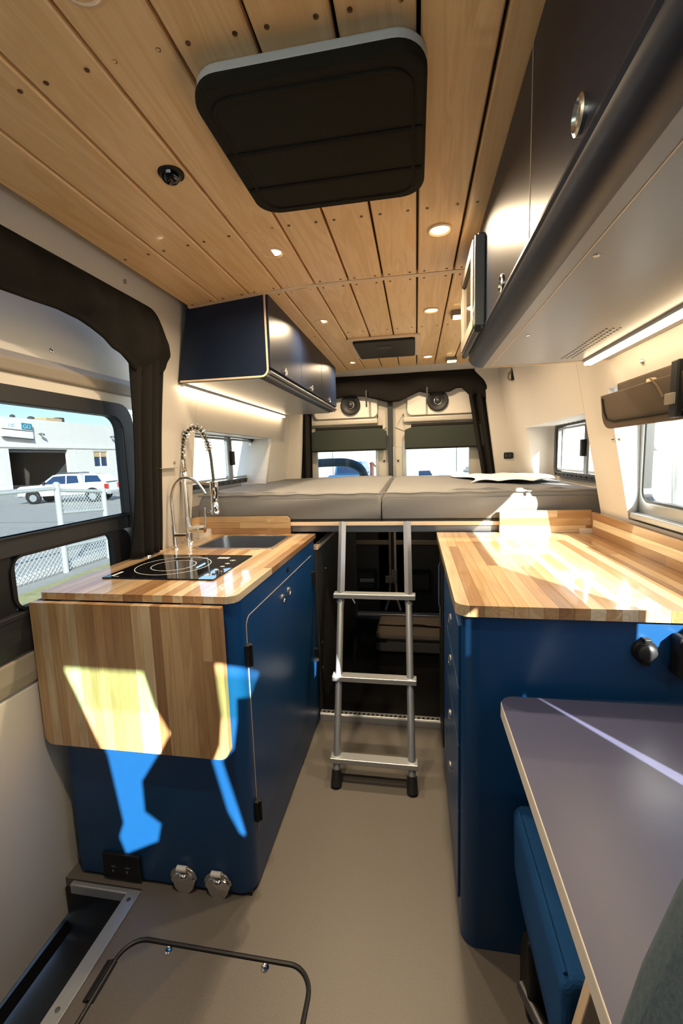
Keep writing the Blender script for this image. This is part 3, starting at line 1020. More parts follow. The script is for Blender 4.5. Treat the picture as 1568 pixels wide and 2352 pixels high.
def coil(path, r, turns, per=10):
    tot = [0]
    for a, b in zip(path, path[1:]):
        tot.append(tot[-1] + (b - a).length)
    out = []
    N = int(turns * per)
    for i in range(N + 1):
        d = tot[-1] * i / N
        k = max(j for j in range(len(tot)) if tot[j] <= d + 1e-9)
        k = min(k, len(path) - 2)
        f = (d - tot[k]) / max(1e-9, tot[k + 1] - tot[k])
        p = path[k].lerp(path[k + 1], f)
        t = (path[k + 1] - path[k]).normalized()
        a = Vector((0, 1, 0))
        b = t.cross(a).normalized()
        g = 2 * PI * turns * i / N
        out.append(p + (a * math.cos(g) + b * math.sin(g)) * r)
    return out


cut1 = [p for i, p in enumerate(hose) if i <= 50]
MB().tube(coil(cut1[6:], 0.0145, 15, 12), 0.0026, 6).build('spring', M['chrome'], tp, smooth=True)
MB().tube(coil([Vector(T(-1.0, 1.235)), Vector(T(-1.001, 1.262)), Vector(T(-1.002, 1.288))], 0.0125, 8, 12), 0.0028, 6).build('close_spring', M['chrome'], tp, smooth=True)
MB().tube(coil([hose[51], hose[54], hose[57]], 0.013, 4, 12), 0.003, 6).build('spring_end', M['chrome'], tp, smooth=True)
MB().tube([T(-1.0, 1.19), T(-0.93, 1.19), T(-0.875, 1.182)], 0.006, 10).build('sprayer_arm', M['steel'], tp, smooth=True)
MB().lathe([(0.010, 0.145), (0.019, 0.140), (0.019, 0.095), (0.0165, 0.09), (0.0165, 0.02), (0.019, 0.016), (0.019, 0.0), (0.014, -0.002)], lambda u, v, w: (-0.863 + u, 1.76 + v, 1.052 + w), 22).build('sprayer', M['chrome'], tp, smooth=True)
MB().box(-0.89, 1.735, 1.062, -0.872, 1.742, 1.070).build('spray_lever', M['steel'], tp, bevel=0.002)
MB().cyl(T(-0.99, 0.985), T(-0.918, 0.985), 0.0165, 20).build('valve', M['chrome'], tp, smooth=True)
MB().tube([T(-0.917, 0.995), T(-0.913, 1.04), T(-0.911, 1.078)], 0.0045, 10).build('lever', M['steel'], tp, smooth=True)

# small filtered-water tap
ft = thing('filter_tap', 'small gooseneck steel tap beside the spring tap', 'tap', (-1.0, 1.65, 0.922))
F = lambda x, z: (x, 1.65, z)
MB().lathe([(0.016, 0), (0.016, 0.004), (0.012, 0.008)], lambda u, v, w: (-1.0 + u, 1.65 + v, 0.922 + w), 20).build('base', M['chrome'], ft, smooth=True)
MB().cyl(F(-1.0, 0.926), F(-1.0, 1.02), 0.0095, 16).build('body', M['steel'], ft, smooth=True)
MB().tube(smooth_path([F(-1.0, 1.015), F(-1.002, 1.08), F(-1.001, 1.14), F(-0.985, 1.185), F(-0.955, 1.212), F(-0.92, 1.216), F(-0.885, 1.20), F(-0.862, 1.175), F(-0.848, 1.15)]), 0.0055, 12).build('spout', M['steel'], ft, smooth=True)
MB().cyl(F(-0.995, 0.977), F(-0.942, 0.977), 0.0105, 16).build('valve', M['steel'], ft, smooth=True)

# sockets on the end face
so = thing('socket', 'black double wall socket low on the cabinet end', 'socket', (-0.89, 1.055, 0.05))
MB().prism(rrect(-0.965, 0.012, -0.838, 0.095, 0.006), XZ, 1.050, 1.0598).build('face_plate', M['black'], so, bevel=0.002)
for x in (-0.925, -0.878):
    k = MB().box(x - 0.010, 1.0485, 0.052, x + 0.006, 1.0505, 0.056)
    k.box(x - 0.007, 1.0485, 0.036, x - 0.003, 1.0505, 0.044)
    k.build('contact', M['steel'], so)
for (x, z, lab) in ((-0.697, 0.046, 'oval stainless socket cover nearer the black socket'), (-0.588, 0.043, 'oval stainless socket cover nearer the cabinet corner')):
    t = thing('socket_cover', lab, 'cover', (x, 1.055, z), 'stainless socket covers')
    oval = [(u * (0.82 if v < 0 else 1), v * (1.25 if v < 0 else 0.85)) for u, v in circ(0, 0, 0.043, 32)]
    MB().prism([(x + u, z + v) for u, v in oval], XZ, 1.051, 1.0598).build('back_plate', M['steel'], t, bevel=0.002)
    MB().prism([(x + u * 0.9, z - 0.008 + v * 0.8) for u, v in oval], XZ, 1.046, 1.051).build('flap', M['chrome'], t, bevel=0.003)
    MB().lathe([(0.017, 0), (0.014, 0.006), (0.004, 0.009)], lambda u, v, w, x=x, z=z: (x + u, 1.046 - w, z + 0.004 + v), 20).build('knob', M['chrome'], t, smooth=True)
    MB().cyl((x - 0.015, 1.047, z + 0.036), (x + 0.015, 1.047, z + 0.036), 0.008, 14).build('hinge_pin', M['white'], t, smooth=True)

# left wall cupboard
lu = thing('wall_cupboard', 'dark blue wall cupboard above the sink on the left', 'cupboard', (-0.76, 2.4, 1.6))
lup = [(xl(1.61) + 0.004, 1.605), (-0.60, 1.605)] + [(-0.60 + 0.03 * math.cos(a), 1.635 + 0.03 * math.sin(a)) for a in [-PI / 2 + k * PI / 12 for k in range(1, 7)]] + [(-0.57, 1.922), (-0.90, 1.888)]
MB().prism(lup, XZ, 1.70, 3.15).build('carcass', M['navy_shaded'], lu)
eb = MB()
pth = [(-0.949, 1.604), (-0.60, 1.604)] + [(-0.60 + 0.031 * math.cos(a), 1.635 + 0.031 * math.sin(a)) for a in [-PI / 2 + k * PI / 12 for k in range(1, 7)]] + [(-0.569, 1.922)]
pin = [(-0.949, 1.611), (-0.60, 1.611)] + [(-0.60 + 0.024 * math.cos(a), 1.635 + 0.024 * math.sin(a)) for a in [-PI / 2 + k * PI / 12 for k in range(1, 7)]] + [(-0.576, 1.922)]
for i in range(len(pth) - 1):
    a, b, c, d = pth[i], pth[i + 1], pin[i + 1], pin[i]
    eb.add([(p[0], y, p[1]) for y in (1.697, 1.7005) for p in (a, b, c, d)], [(0, 1, 2, 3), (4, 7, 6, 5), (0, 4, 5, 1), (1, 5, 6, 2), (2, 6, 7, 3), (3, 7, 4, 0)])
eb.build('edge_band', M['cream_edge'], lu)
MB().box(-0.94, 1.702, 1.6, -0.61, 3.148, 1.6045).build('base_panel', M['underside'], lu)
for (y0, y1, hy) in ((1.703, 2.18, 1.90), (2.184, 2.66, 2.39), (2.664, 3.148, 2.89)):
    d = MB().box(-0.570, y0, 1.64, -0.560, y1, 1.918).build('door', M['navy_shaded'], lu, bevel=0.0015)
    MB().lathe([(0.016, 0), (0.016, 0.004), (0.012, 0.006), (0.010, 0.003)], lambda u, v, w, hy=hy: (-0.560 + w, hy + u, 1.658 + v), 20).build('finger_pull', M['steel'], d, smooth=True)
rl = MB().cyl((-0.566, 1.702, 1.622), (-0.566, 3.148, 1.622), 0.007, 12)
rl.cyl((-0.576, 1.702, 1.611), (-0.576, 3.148, 1.611), 0.006, 12)
rl.build('lower_rail', M['alu_dark'], lu, smooth=True)
ls = thing('led_strip', 'warm led strip under the left wall cupboard', 'light', (-0.95, 2.4, 1.59))
MB().box(-0.958, 1.715, 1.590, -0.935, 3.12, 1.5995).build('channel', M['alu'], ls)
MB().box(-0.955, 1.717, 1.580, -0.937, 3.118, 1.590).build('diffuser', M['led'], ls, bevel=0.002)

# ================================================================== RIGHT SIDE
rk = thing('drawer_cabinet', 'dark blue drawer cabinet under the right worktop', 'cabinet', (0.4, 1.45, 0.0))
RZ = 0.903
MB().prism([(0.105 + 0.04, 1.02), (0.72, 1.02), (0.72, 1.955), (0.105, 1.955)] + [(0.145 - 0.04 * math.cos(a), 1.06 - 0.04 * math.sin(a)) for a in [k * PI / 16 for k in range(0, 9)]], XY, 0.0, RZ).build('carcass', M['navy'], rk, smooth=True)


def rx(u, v, w):
    return (0.105 - w, u, v)


for (z0, z1, hz) in ((0.70, 0.86, 0.785), (0.545, 0.695, 0.655), (0.36, 0.54, 0.475), (0.10, 0.355, 0.30)):
    d = MB().prism([(1.06, z0), (1.62, z0), (1.62, z1), (1.06, z1)], rx, 0.0, 0.006).build('drawer', M['navy'], rk, bevel=0.001)
    MB().lathe([(0.016, 0), (0.016, 0.004), (0.012, 0.006), (0.010, 0.003)], lambda u, v, w, hz=hz: (0.099 - w, 1.30 + u, hz + v), 20).build('push_latch', M['steel'], d, smooth=True)
fd = MB().prism([(1.64, 0.12), (1.88, 0.12), (1.88, 0.87), (1.64, 0.87)], rx, 0.0, 0.010).build('fridge_door', M['black'], rk, bevel=0.002)
for (y0, y1, w, z0, z1) in ((1.66, 1.672, 0.022, 0.70, 0.86), (1.70, 1.708, 0.016, 0.60, 0.86)):
    MB().cyl((0.105 - w, y0, z0), (0.105 - w, y0, z1), 0.004, 10).build('handle', M['chrome'], fd, smooth=True)

rt = thing('worktop', 'sunlit butcher block worktop on the right', 'worktop', (0.4, 1.45, 0.93))
stave_board(rt, 0.088, 0.765, 1.005, 1.985, XY, RZ, 0.930, M['stave_y'], 0.032, (0.6, 1.5), (), (0.035, 0.0, 0.0, 0.008))
ru = thing('upstand', 'butcher block upstand across the back of the right worktop', 'upstand', (0.52, 1.97, 0.930))
stave_board(ru, 0.9302, 1.027, 0.358, 0.727, lambda u, v, w: (v, w, u), 1.967, 1.985, M['stave_x'], 0.03, (0.2, 0.5), (), 0.0)
ru2 = thing('upstand', 'long butcher block upstand below the big right window', 'upstand', (0.71, 1.4, 0.930))
stave_board(ru2, 0.9302, 1.020, 1.005, 1.966, lambda u, v, w: (w, v, u), 0.727, 0.744, M['stave_y'], 0.03, (0.5, 1.2), (), 0.0)

# power outlets on the end face of the drawer cabinet
ps = thing('power_socket', 'round black capped socket on the right cabinet end', 'socket', (0.496, 0.99, 0.833))
f = lambda u, v, w: (0.496 + u, 1.0198 - w, 0.833 + v)
MB().lathe([(0.026, 0), (0.026, 0.006), (0.023, 0.010)], f, 26).build('flange', M['black'], ps, smooth=True)
MB().lathe([(0.0195, 0.010), (0.0195, 0.020), (0.016, 0.024), (0.006, 0.026)], f, 26).build('cap', M['rubber'], ps, smooth=True)
for s in (-1, 1):
    MB().box(0.496 - 0.008, 1.004, 0.833 + s * 0.026 - 0.005, 0.496 + 0.008, 1.0198, 0.833 + s * 0.026 + 0.005).build('lug', M['black'], ps, bevel=0.002)
pb = thing('switch_box', 'black boxy switch panel beside the round socket', 'switch panel', (0.60, 0.98, 0.84))
MB().prism(rrect(0.548, 0.785, 0.71, 0.877, 0.008), XZ, 0.985, 1.0198).build('housing', M['black'], pb, bevel=0.004)
for k in range(3):
    MB().box(0.57 + k * 0.045, 0.980, 0.81, 0.602 + k * 0.045, 0.986, 0.85).build('rocker', M['rubber'], pb, bevel=0.002)

# right wall cupboard (long, bull-nosed lower edge)
rc2 = thing('wall_cupboard', 'long dark blue wall cupboard overhead on the right', 'cupboard', (0.4, 0.7, 1.6))
RY0, RY1 = -0.30, 1.655
MB().prism([(0.200, 1.615), (0.645, 1.60), (0.645, 1.945), (0.200, 1.945)], XZ, RY0, RY1).build('carcass', M['navy_shaded'], rc2)
MB().box(0.236, RY0, 1.580, 0.645, RY1, 1.600).build('base_panel', M['underside'], rc2, bevel=0.001)
ep = MB().box(0.236, RY1, 1.578, 0.645, RY1 + 0.004, 1.602)
ep.build('edge_band', M['cream_edge'], rc2)
MB().box(0.2615, RY0, 1.5792, 0.2635, RY1, 1.5805).build('groove', M['cream_edge'], rc2)
for (y0, y1, hy, hz) in ((RY0, 0.822, 0.59, 1.660), (0.8245, 1.652, 1.052, 1.645)):
    d = MB().box(0.190, y0, 1.632, 0.200, y1, 1.924).build('door', M['navy_shaded'], rc2, bevel=0.0012)
    MB().lathe([(0.020, 0), (0.020, 0.004), (0.016, 0.006), (0.014, 0.002)], lambda u, v, w, hy=hy, hz=hz: (0.190 - w, hy + u, hz + v), 26).build('finger_pull', M['steel'], d, smooth=True)
    MB().box(0.1893, y1 + 0.0002, 1.632, 0.1995, y1 + 0.0014, 1.924).build('edge_band', M['cream_edge'], d)
bn = [(0.200, 1.634), (0.188, 1.630), (0.186, 1.622), (0.191, 1.617), (0.187, 1.612), (0.190, 1.602), (0.198, 1.592), (0.210, 1.584), (0.224, 1.580), (0.236, 1.580), (0.236, 1.60), (0.205, 1.625)]
MB().prism(bn, XZ, RY0, RY1 + 0.002).build('bull_nose', M['navy_shaded'], rc2, smooth=True)
hl = MB()
for k in range(20):
    for j in range(3):
        y = 1.24 + k * 0.018
        x = 0.475 + j * 0.016 + 0.0
        hl.prism(circ(x, y, 0.0035, 6), XY, 1.5793, 1.5802)
o = hl.build('vent_hole', M['black'], rc2)
o['kind'] = 'stuff'
for (x, y) in ((0.28, 0.78), (0.29, 1.245)):
    MB().lathe([(0.006, 0), (0.005, 0.0012)], lambda u, v, w, x=x, y=y: (x + u, y + v, 1.5798 - w), 12).build('screw', M['steel'], rc2)
rs = thing('led_strip', 'bright warm led strip under the right wall cupboard', 'light', (0.57, 0.7, 1.575))
MB().box(0.560, RY0, 1.571, 0.592, RY1 - 0.01, 1.5798).build('channel', M['alu'], rs)
MB().box(0.564, RY0, 1.563, 0.588, RY1 - 0.012, 1.571).build('diffuser', M['led'], rs, bevel=0.002)

# slim monitor on the cupboard face at its far end
mo = thing('control_monitor', 'slim framed monitor on the far end of the right cupboard', 'monitor', (0.17, 1.45, 1.74))
MB().box(0.162, 1.30, 1.632, 0.1895, 1.312, 1.865).build('side_bracket', M['underside'], mo, bevel=0.003)
MB().box(0.172, 1.312, 1.625, 0.1895, 1.645, 1.875).build('back_box', M['alu_dark'], mo, bevel=0.003)
fr = MB().ring(rrect(1.33, 1.630, 1.648, 1.868, 0.008), rrect(1.375, 1.665, 1.62, 1.84, 0.004), lambda u, v, w: (0.172 - w, u, v), 0.0, 0.012)
fr.build('bezel', M['taupe'], mo, bevel=0.002)
MB().box(0.168, 1.375, 1.665, 0.1715, 1.62, 1.84).build('screen', M['hob'], mo)
MB().cyl((0.172, 1.305, 1.622), (0.172, 1.648, 1.622), 0.010, 14).build('lower_roll', M['rubber'], mo, smooth=True)
MB().tube([(0.168, 1.312, 1.70), (0.160, 1.316, 1.665), (0.165, 1.32, 1.635)], 0.0025, 8).build('cord', M['white'], mo, smooth=True)

# folded brown shade over the big right window
bs = thing('window_shade', 'brown quilted shade folded up over the big right window', 'shade', (0.64, 1.05, 1.42))


def tilt_shade(dx, lean):
    return lambda u, v, w: (0.662 + dx - w - lean * (v - 1.36), u, v)


MB().prism(rrect(0.50, 1.348, 1.672, 1.462, (0.05, 0.05, 0.004, 0.004), 8), tilt_shade(0.0, 0.10), 0.0, 0.022).build('front_fold', M['fabric_brown'], bs, bevel=0.007)
MB().prism(rrect(0.50, 1.385, 1.62, 1.495, (0.04, 0.04, 0.006, 0.006), 8), tilt_shade(0.030, 0.10), 0.0, 0.020).build('back_fold', M['fabric_brown'], bs, bevel=0.006)
MB().prism(rrect(0.50, 1.395, 1.545, 1.47, 0.02, 6), tilt_shade(0.056, 0.05), 0.0, 0.018).build('under_fold', M['fabric_brown'], bs, bevel=0.006)
pipe = [(0.662 - 0.023 - 0.10 * (v - 1.36), u, v) for u, v in rrect(0.48, 1.366, 1.576, 1.60, 0.04, 8)[:13]]
pipe = [(0.662 - 0.024 - 0.10 * (z - 1.36), y, z) for (y, z) in ((0.52, 1.367), (0.9, 1.367), (1.3, 1.368), (1.58, 1.370), (1.625, 1.380), (1.642, 1.405), (1.65, 1.45))]
MB().tube(pipe, 0.0035, 8).build('piping', M['fabric_shade'], bs, smooth=True)
MB().box(0.622, 1.20, 1.352, 0.640, 1.232, 1.49).build('strap', M['black'], bs, bevel=0.003)
MB().box(0.614, 1.203, 1.385, 0.624, 1.238, 1.412).build('buckle', M['taupe'], bs, bevel=0.002)
MB().tube([(0.630, 1.345, 1.468), (0.622, 1.29, 1.44), (0.618, 1.25, 1.405)], 0.0025, 8).build('cord', M['fabric_brown'], bs, smooth=True)
MB().box(0.628, 1.335, 1.458, 0.642, 1.362, 1.468).build('toggle', M['cream_edge'], bs, bevel=0.002)

# small bits on the rear right wall
sw1 = thing('light_switch', 'small black rocker switch beside the rear curtain', 'switch', (0.67, 3.39, 1.255))
MB().prism(rrect(0.640, 1.232, 0.705, 1.278, 0.008), XZ, 3.392, 3.3995).build('face_plate', M['black'], sw1, bevel=0.002)
for x in (0.656, 0.682):
    MB().box(x - 0.010, 3.389, 1.240, x + 0.010, 3.393, 1.270).build('rocker', M['rubber'], sw1, bevel=0.002)
ck = thing('coat_hook', 'small black hook high on the right rear wall', 'hook', (0.57, 3.0, 1.76))
MB().box(xr(1.78) - 0.006, 2.99, 1.735, xr(1.78) + 0.012, 3.03, 1.82).build('plate', M['black'], ck, bevel=0.003)
MB().tube([(xr(1.74) - 0.004, 3.01, 1.80), (xr(1.74) - 0.03, 3.01, 1.78), (xr(1.74) - 0.036, 3.01, 1.75), (xr(1.74) - 0.022, 3.01, 1.735)], 0.008, 10).build('arm', M['taupe'], ck, smooth=True)

# reading lights under the ceiling on the right, over the bed
for (x, y, lab) in ((0.205, 2.16, 'small square reading light nearer the right cupboard'), (0.245, 3.14, 'small square reading light above the rear curtain')):
    t = thing('reading_light', lab, 'light', (x, y, 1.92), 'reading lights over the bed')
    MB().box(x - 0.040, y - 0.03, 1.905, x + 0.032, y + 0.03, 1.9265).build('housing', M['alu_dark'], t, bevel=0.003)
    MB().box(x - 0.030, y - 0.024, 1.899, x + 0.030, y + 0.024, 1.905).build('diffuser', M['lamp'], t, bevel=0.002)

# ================================================================== CEILING FITTINGS
DL = [(-0.442, 0.60), (-0.438, 1.405), (0.074, 1.385), (-0.438, 2.126), (0.074, 2.10), (-0.435, 3.07), (0.084, 3.045)]
DN = ['recessed downlight at the top edge of the picture', 'recessed downlight left of the gap behind the roof fan cover', 'recessed downlight right of the roof fan cover, by the cupboard', 'recessed downlight beside the left wall cupboard door', 'recessed downlight right of the rear ceiling vent, nearer the camera', 'recessed downlight at the back left of the rear vent', 'recessed downlight at the back right of the rear vent']


def make_downlight(loc, lab):
    t = thing('downlight', lab, 'light', loc, 'ceiling downlights')
    x, y, z = loc
    f = lambda u, v, w: (x + u, y + v, z - w)
    n = 28
    pr = [(0.036, 0.0), (0.036, 0.004), (0.031, 0.006), (0.026, 0.001)]
    MB().lathe(pr, f, n).build('trim_ring', M['cream_edge'], t, smooth=True)
    MB().lathe([(0.026, -0.002), (0.026, 0.002), (0.02, 0.003)], f, n).build('diffuser', M['lamp'], t, smooth=True)
    ld = bpy.data.lights.new('downlight_glow', 'AREA')
    ld.shape = 'DISK'
    ld.size = 0.05
    ld.energy = 3.6
    ld.color = (1.0, 0.77, 0.50)
    ld.spread = math.radians(160)
    lo = bpy.data.objects.new('downlight_glow', ld)
    COL.objects.link(lo)
    lo.parent = t
    lo.location = (0, 0, -0.009)
    return t


for (p, lab) in zip(DL, DN):
    make_downlight((p[0], p[1], 1.927), lab)

rf = thing('roof_fan_cover', 'black insulated cover over the roof fan', 'fan cover', (-0.17, 0.95, 1.91))
MB().ring(rrect(-0.372, 0.752, 0.024, 1.150, 0.055, 8), rrect(-0.34, 0.785, -0.008, 1.12, 0.045, 8), XY, 1.9085, 1.927).build('rim', M['rim'], rf, bevel=0.004)
MB().prism(rrect(-0.372, 0.744, 0.024, 1.128, 0.055, 8), XY, 1.885, 1.908).build('cover', M['fabric_shade'], rf, bevel=0.007)
hem = [(u, v, 1.8845) for u, v in rrect(-0.347, 0.772, 0.0, 1.103, 0.04, 8)]
MB().tube(hem, 0.0032, 8, closed=True).build('stitched_hem', M['fabric_shade'], rf, smooth=True)
for y in (0.905, 1.02):
    MB().box(-0.365, y - 0.005, 1.8825, 0.018, y + 0.005, 1.886).build('seam', M['fabric_black'], rf, bevel=0.001)
MB().box(-0.185, 1.122, 1.890, -0.145, 1.131, 1.897).build('pull_tab', M['alu_dark'], rf, bevel=0.001)

vt = thing('rear_vent', 'black ceiling vent panel near the rear doors', 'vent', (-0.175, 2.7, 1.92))
MB().ring(rrect(-0.375, 2.46, 0.03, 2.95, 0.03), rrect(-0.345, 2.50, 0.0, 2.905, 0.02), XY, 1.918, 1.9268).build('rim', M['cream_edge'], vt, bevel=0.002)
MB().prism(rrect(-0.345, 2.50, 0.0, 2.905, 0.02), XY, 1.905, 1.924).build('cover', M['black'], vt, bevel=0.004)
MB().box(-0.215, 2.60, 1.902, -0.135, 2.66, 1.906).build('handle', M['rubber'], vt, bevel=0.002)

cs2 = thing('swivel_spotlight', 'small black swivel light set in the ceiling planks', 'light', (-0.534, 0.98, 1.92))
f = lambda u, v, w: (-0.534 + u, 0.98 + v, 1.921 - w)
MB().lathe([(0.030, 0), (0.030, 0.004), (0.024, 0.006)], f, 28).build('trim_ring', M['black'], cs2, smooth=True)
MB().lathe([(0.023, 0.002), (0.021, 0.012), (0.014, 0.020), (0.004, 0.023)], f, 24).build('lamp_ball', M['hob'], cs2, smooth=True)

# ================================================================== BED
Z0 = 0.979
for (x0, x1, lab) in ((-1.075, -0.163, 'left grey bed mattress with creased front'), (-0.158, 0.80, 'right grey bed mattress with a patch of sun')):
    t = thing('mattress', lab, 'mattress', (0.5 * (x0 + x1), 2.7, 0.985), 'bed mattresses')
    ph = x0 * 3

    def mf(s, q, x0=x0, x1=x1, ph=ph):
        """front face wraps to the top"""
        x = x0 + (x1 - x0) * s
        fold = math.sin(x * 14 + ph) * math.sin(x * 31 + 1.3)
        H = 0.135
        L = H + 0.05 + 1.29
        d = q * L
        r = 0.03
        if d < H - r:
            z, y = Z0 + d, 2.018 - 0.012 * math.sin(PI * d / H)
            y -= 0.011 * math.sin(9 * x - 24 * d + ph) * (0.6 + 0.4 * math.sin(4.1 * x + ph)) * math.sin(PI * d / H)
        elif d < H - r + r * PI / 2:
            a = (d - (H - r)) / r
            z, y = Z0 + H - r + r * math.sin(a), 2.018 + r * (1 - math.cos(a))
        else:
            y = 2.048 + (d - (H - r + r * PI / 2))
            z = Z0 + H + 0.010 * fold * math.exp(-((y - 2.1) / 0.2) ** 2) * 0.6 + 0.006 * math.sin(5 * x + 3 * y) + 0.012 * min(1, (y - 2.0))
        e = min(s, 1 - s) * (x1 - x0)
        if e < 0.03 and z > 1.06:
            z -= 0.03 - math.sqrt(max(0, 0.0009 - (0.03 - e) ** 2))
        return (x, y, z)

    m_ = MB()
    NU, NV = 70, 150
    def warp(q):
        return q * 0.13 / 0.5 if q < 0.5 else 0.13 + (q - 0.5) * 0.87 / 0.5
    m_.grid(NU, NV, lambda s, q: mf(s, warp(q)))
    # sides and back skirt
    for xx in (x0, x1):
        s = 0.0 if xx == x0 else 1.0
        top = [mf(s, warp(k / NV)) for k in range(NV + 1)]
        m_.add(top + [(p[0], p[1], Z0) for p in top], [(k, k + 1, NV + 2 + k, NV + 1 + k) for k in range(NV)])
    m_.box(x0 + 0.005, 2.05, Z0 - 0.001, x1 - 0.005, 3.34, Z0 + 0.005)
    m_.build('cover', M['mattress'], t, smooth=True)
    pp = [(x0 + (x1 - x0) * k / 40, 2.017, 1.108 + 0.0018 * math.sin(k * 0.9)) for k in range(41)]
    MB().tube(pp, 0.0035, 6).build('piping', M['mattress'], t, smooth=True)
    MB().tube([(p[0], 2.014, 0.986) for p in pp], 0.004, 6).build('piping', M['fabric_shade'], t, smooth=True)
MB_sheet = MB().grid(24, 16, lambda s, q: (0.28 + 0.42 * s + 0.05 * math.sin(q * 5), 2.35 + 0.75 * q + 0.05 * math.sin(s * 7), 1.128 + 0.010 * abs(math.sin(s * 9 + q * 4)) + 0.008 * s))
tag(MB_sheet.build('sheet', M['sheet'], None, smooth=True, solid=0.002), 'crumpled pale paper sheet lying on the right mattress', 'sheet')

bf = thing('bed_frame', 'dark metal bed frame with pale front rail', 'bed frame', (-0.17, 1.96, 0.95))
MB().box(-1.05, 2.004, 0.958, 0.74, 2.040, 0.976).build('front_rail', M['cream_edge'], bf, bevel=0.002)
MB().box(-1.05, 2.012, 0.926, 0.74, 2.045, 0.9575).build('lower_rail', M['alu_dark'], bf, bevel=0.003)
MB().box(-1.05, 2.045, 0.925, 0.74, 3.35, 0.976).build('platform', M['garage_panel'], bf)

# ladder leaning on the rail
ld = thing('ladder', 'aluminium three-rung ladder leaning on the bed rail', 'ladder', (-0.18, 1.6, 0.0))


def lp(t, x0, x1):
    """point along the rail, t = 0 foot, 1 top"""
    return Vector((x0 + (x1 - x0) * t, 1.525 + (1.985 - 1.525) * t, 0.0 + 0.978 * t))


for (xa, xb) in ((-0.320, -0.342), (-0.025, -0.043)):
    a, b = lp(0.03, xa, xb), lp(0.66, xa, xb)
    r = MB().cyl(a, b, 0.0145, 16).build('rail', M['alu'], ld, smooth=True)
    MB().tube([lp(0.655, xa, xb), lp(1.0, xa, xb)], 0.017, 4).build('upper_channel', M['alu'], ld)
    MB().tube([lp(0.0, xa, xb), lp(0.012, xa, xb), lp(0.055, xa, xb)], [0.0215, 0.0215, 0.0185], 16).build('rubber_foot', M['rubber'], ld, smooth=True)
for (t, w) in ((0.69, 0.030), (0.375, 0.026), (0.095, 0.024)):
    c0, c1 = lp(t, -0.320, -0.342), lp(t, -0.025, -0.043)
    MB().box(c0.x - w, c0.y - 0.026, c0.z - 0.011, c1.x + w, c0.y + 0.020, c0.z + 0.010).build('rung', M['alu'], ld, bevel=0.003)

# ================================================================== GARAGE UNDER THE BED
gl = thing('wheel_box', 'black panelled wheel box in the garage on the left', 'box', (-0.75, 2.7, 0.0))
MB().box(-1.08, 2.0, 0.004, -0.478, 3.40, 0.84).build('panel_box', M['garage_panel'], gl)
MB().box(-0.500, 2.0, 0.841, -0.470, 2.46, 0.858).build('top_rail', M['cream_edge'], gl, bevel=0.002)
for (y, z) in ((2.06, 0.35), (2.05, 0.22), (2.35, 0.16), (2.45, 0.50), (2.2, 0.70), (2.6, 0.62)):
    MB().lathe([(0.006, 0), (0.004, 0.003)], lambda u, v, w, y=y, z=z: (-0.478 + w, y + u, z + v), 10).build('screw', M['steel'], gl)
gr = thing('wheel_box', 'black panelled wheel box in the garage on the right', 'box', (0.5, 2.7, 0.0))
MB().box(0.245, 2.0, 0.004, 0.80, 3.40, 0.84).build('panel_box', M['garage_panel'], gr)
sill = setting('trim_5', (-0.17, 1.95, 0.0))
MB().prism([(1.938, 0.0), (1.974, 0.0), (1.980, 0.034), (1.970, 0.042), (1.945, 0.040), (1.938, 0.032)], YZ, -0.476, 0.104).build('edge_strip', M['alu'], sill, bevel=0.002)
stp = MB()
for k in range(26):
    x = -0.465 + k * 0.0218
    stp.add([(x, 1.948, 0.0405), (x + 0.009, 1.944, 0.0425), (x + 0.016, 1.954, 0.0425), (x + 0.008, 1.960, 0.0435)], [(0, 1, 2, 3)])
o = stp.build('tread_stud', M['steel'], sill)
o['kind'] = 'stuff'
si2 = setting('trim_6', (-0.17, 3.40, 0.0))
MB().prism([(3.35, 0.003), (3.42, 0.003), (3.42, 0.022), (3.36, 0.026), (3.35, 0.018)], YZ, -0.60, 0.24).build('edge_strip', M['alu'], si2, bevel=0.002)

gt = thing('garage_light', 'small warm light fixed under the bed platform', 'light', (-0.1, 3.1, 0.92))
MB().box(-0.16, 3.07, 0.908, -0.04, 3.13, 0.9245).build('housing', M['black'], gt, bevel=0.002)
MB().box(-0.15, 3.08, 0.903, -0.05, 3.12, 0.908).build('diffuser', M['garage_lamp'], gt)

bg = thing('storage_bag', 'flat beige and grey storage bag with strap handle', 'bag', (-0.02, 2.88, 0.004))
MB().prism(rrect(-0.275, 2.715, 0.225, 3.06, 0.035), XY, 0.003, 0.085).build('base', M['bag_grey'], bg, bevel=0.015, seg=3)
MB().prism(rrect(-0.270, 2.722, 0.222, 3.055, 0.035), XY, 0.088, 0.128).build('lid', M['bag_beige'], bg, bevel=0.014, seg=3)
MB().tube([(u, v, 0.0865) for u, v in rrect(-0.276, 2.714, 0.226, 3.061, 0.036)], 0.0045, 8, closed=True).build('zip', M['black'], bg, smooth=True)
MB().box(-0.278, 2.709, 0.074, -0.20, 2.722, 0.094).build('corner_patch', M['black'], bg, bevel=0.002)
hd = smooth_path([(-0.26, 2.86, 0.130), (-0.12, 2.855, 0.131), (-0.06, 2.85, 0.137), (0.0, 2.845, 0.142), (0.08, 2.85, 0.135), (0.15, 2.855, 0.131), (0.21, 2.86, 0.130)])
MB().tube(hd, 0.006, 6).build('strap', M['black'], bg, smooth=True)
hd2 = smooth_path([(-0.08, 2.853, 0.132), (-0.03, 2.872, 0.134), (0.03, 2.872, 0.134), (0.09, 2.852, 0.132)])
MB().tube(hd2, 0.005, 6).build('strap', M['black'], bg, smooth=True)

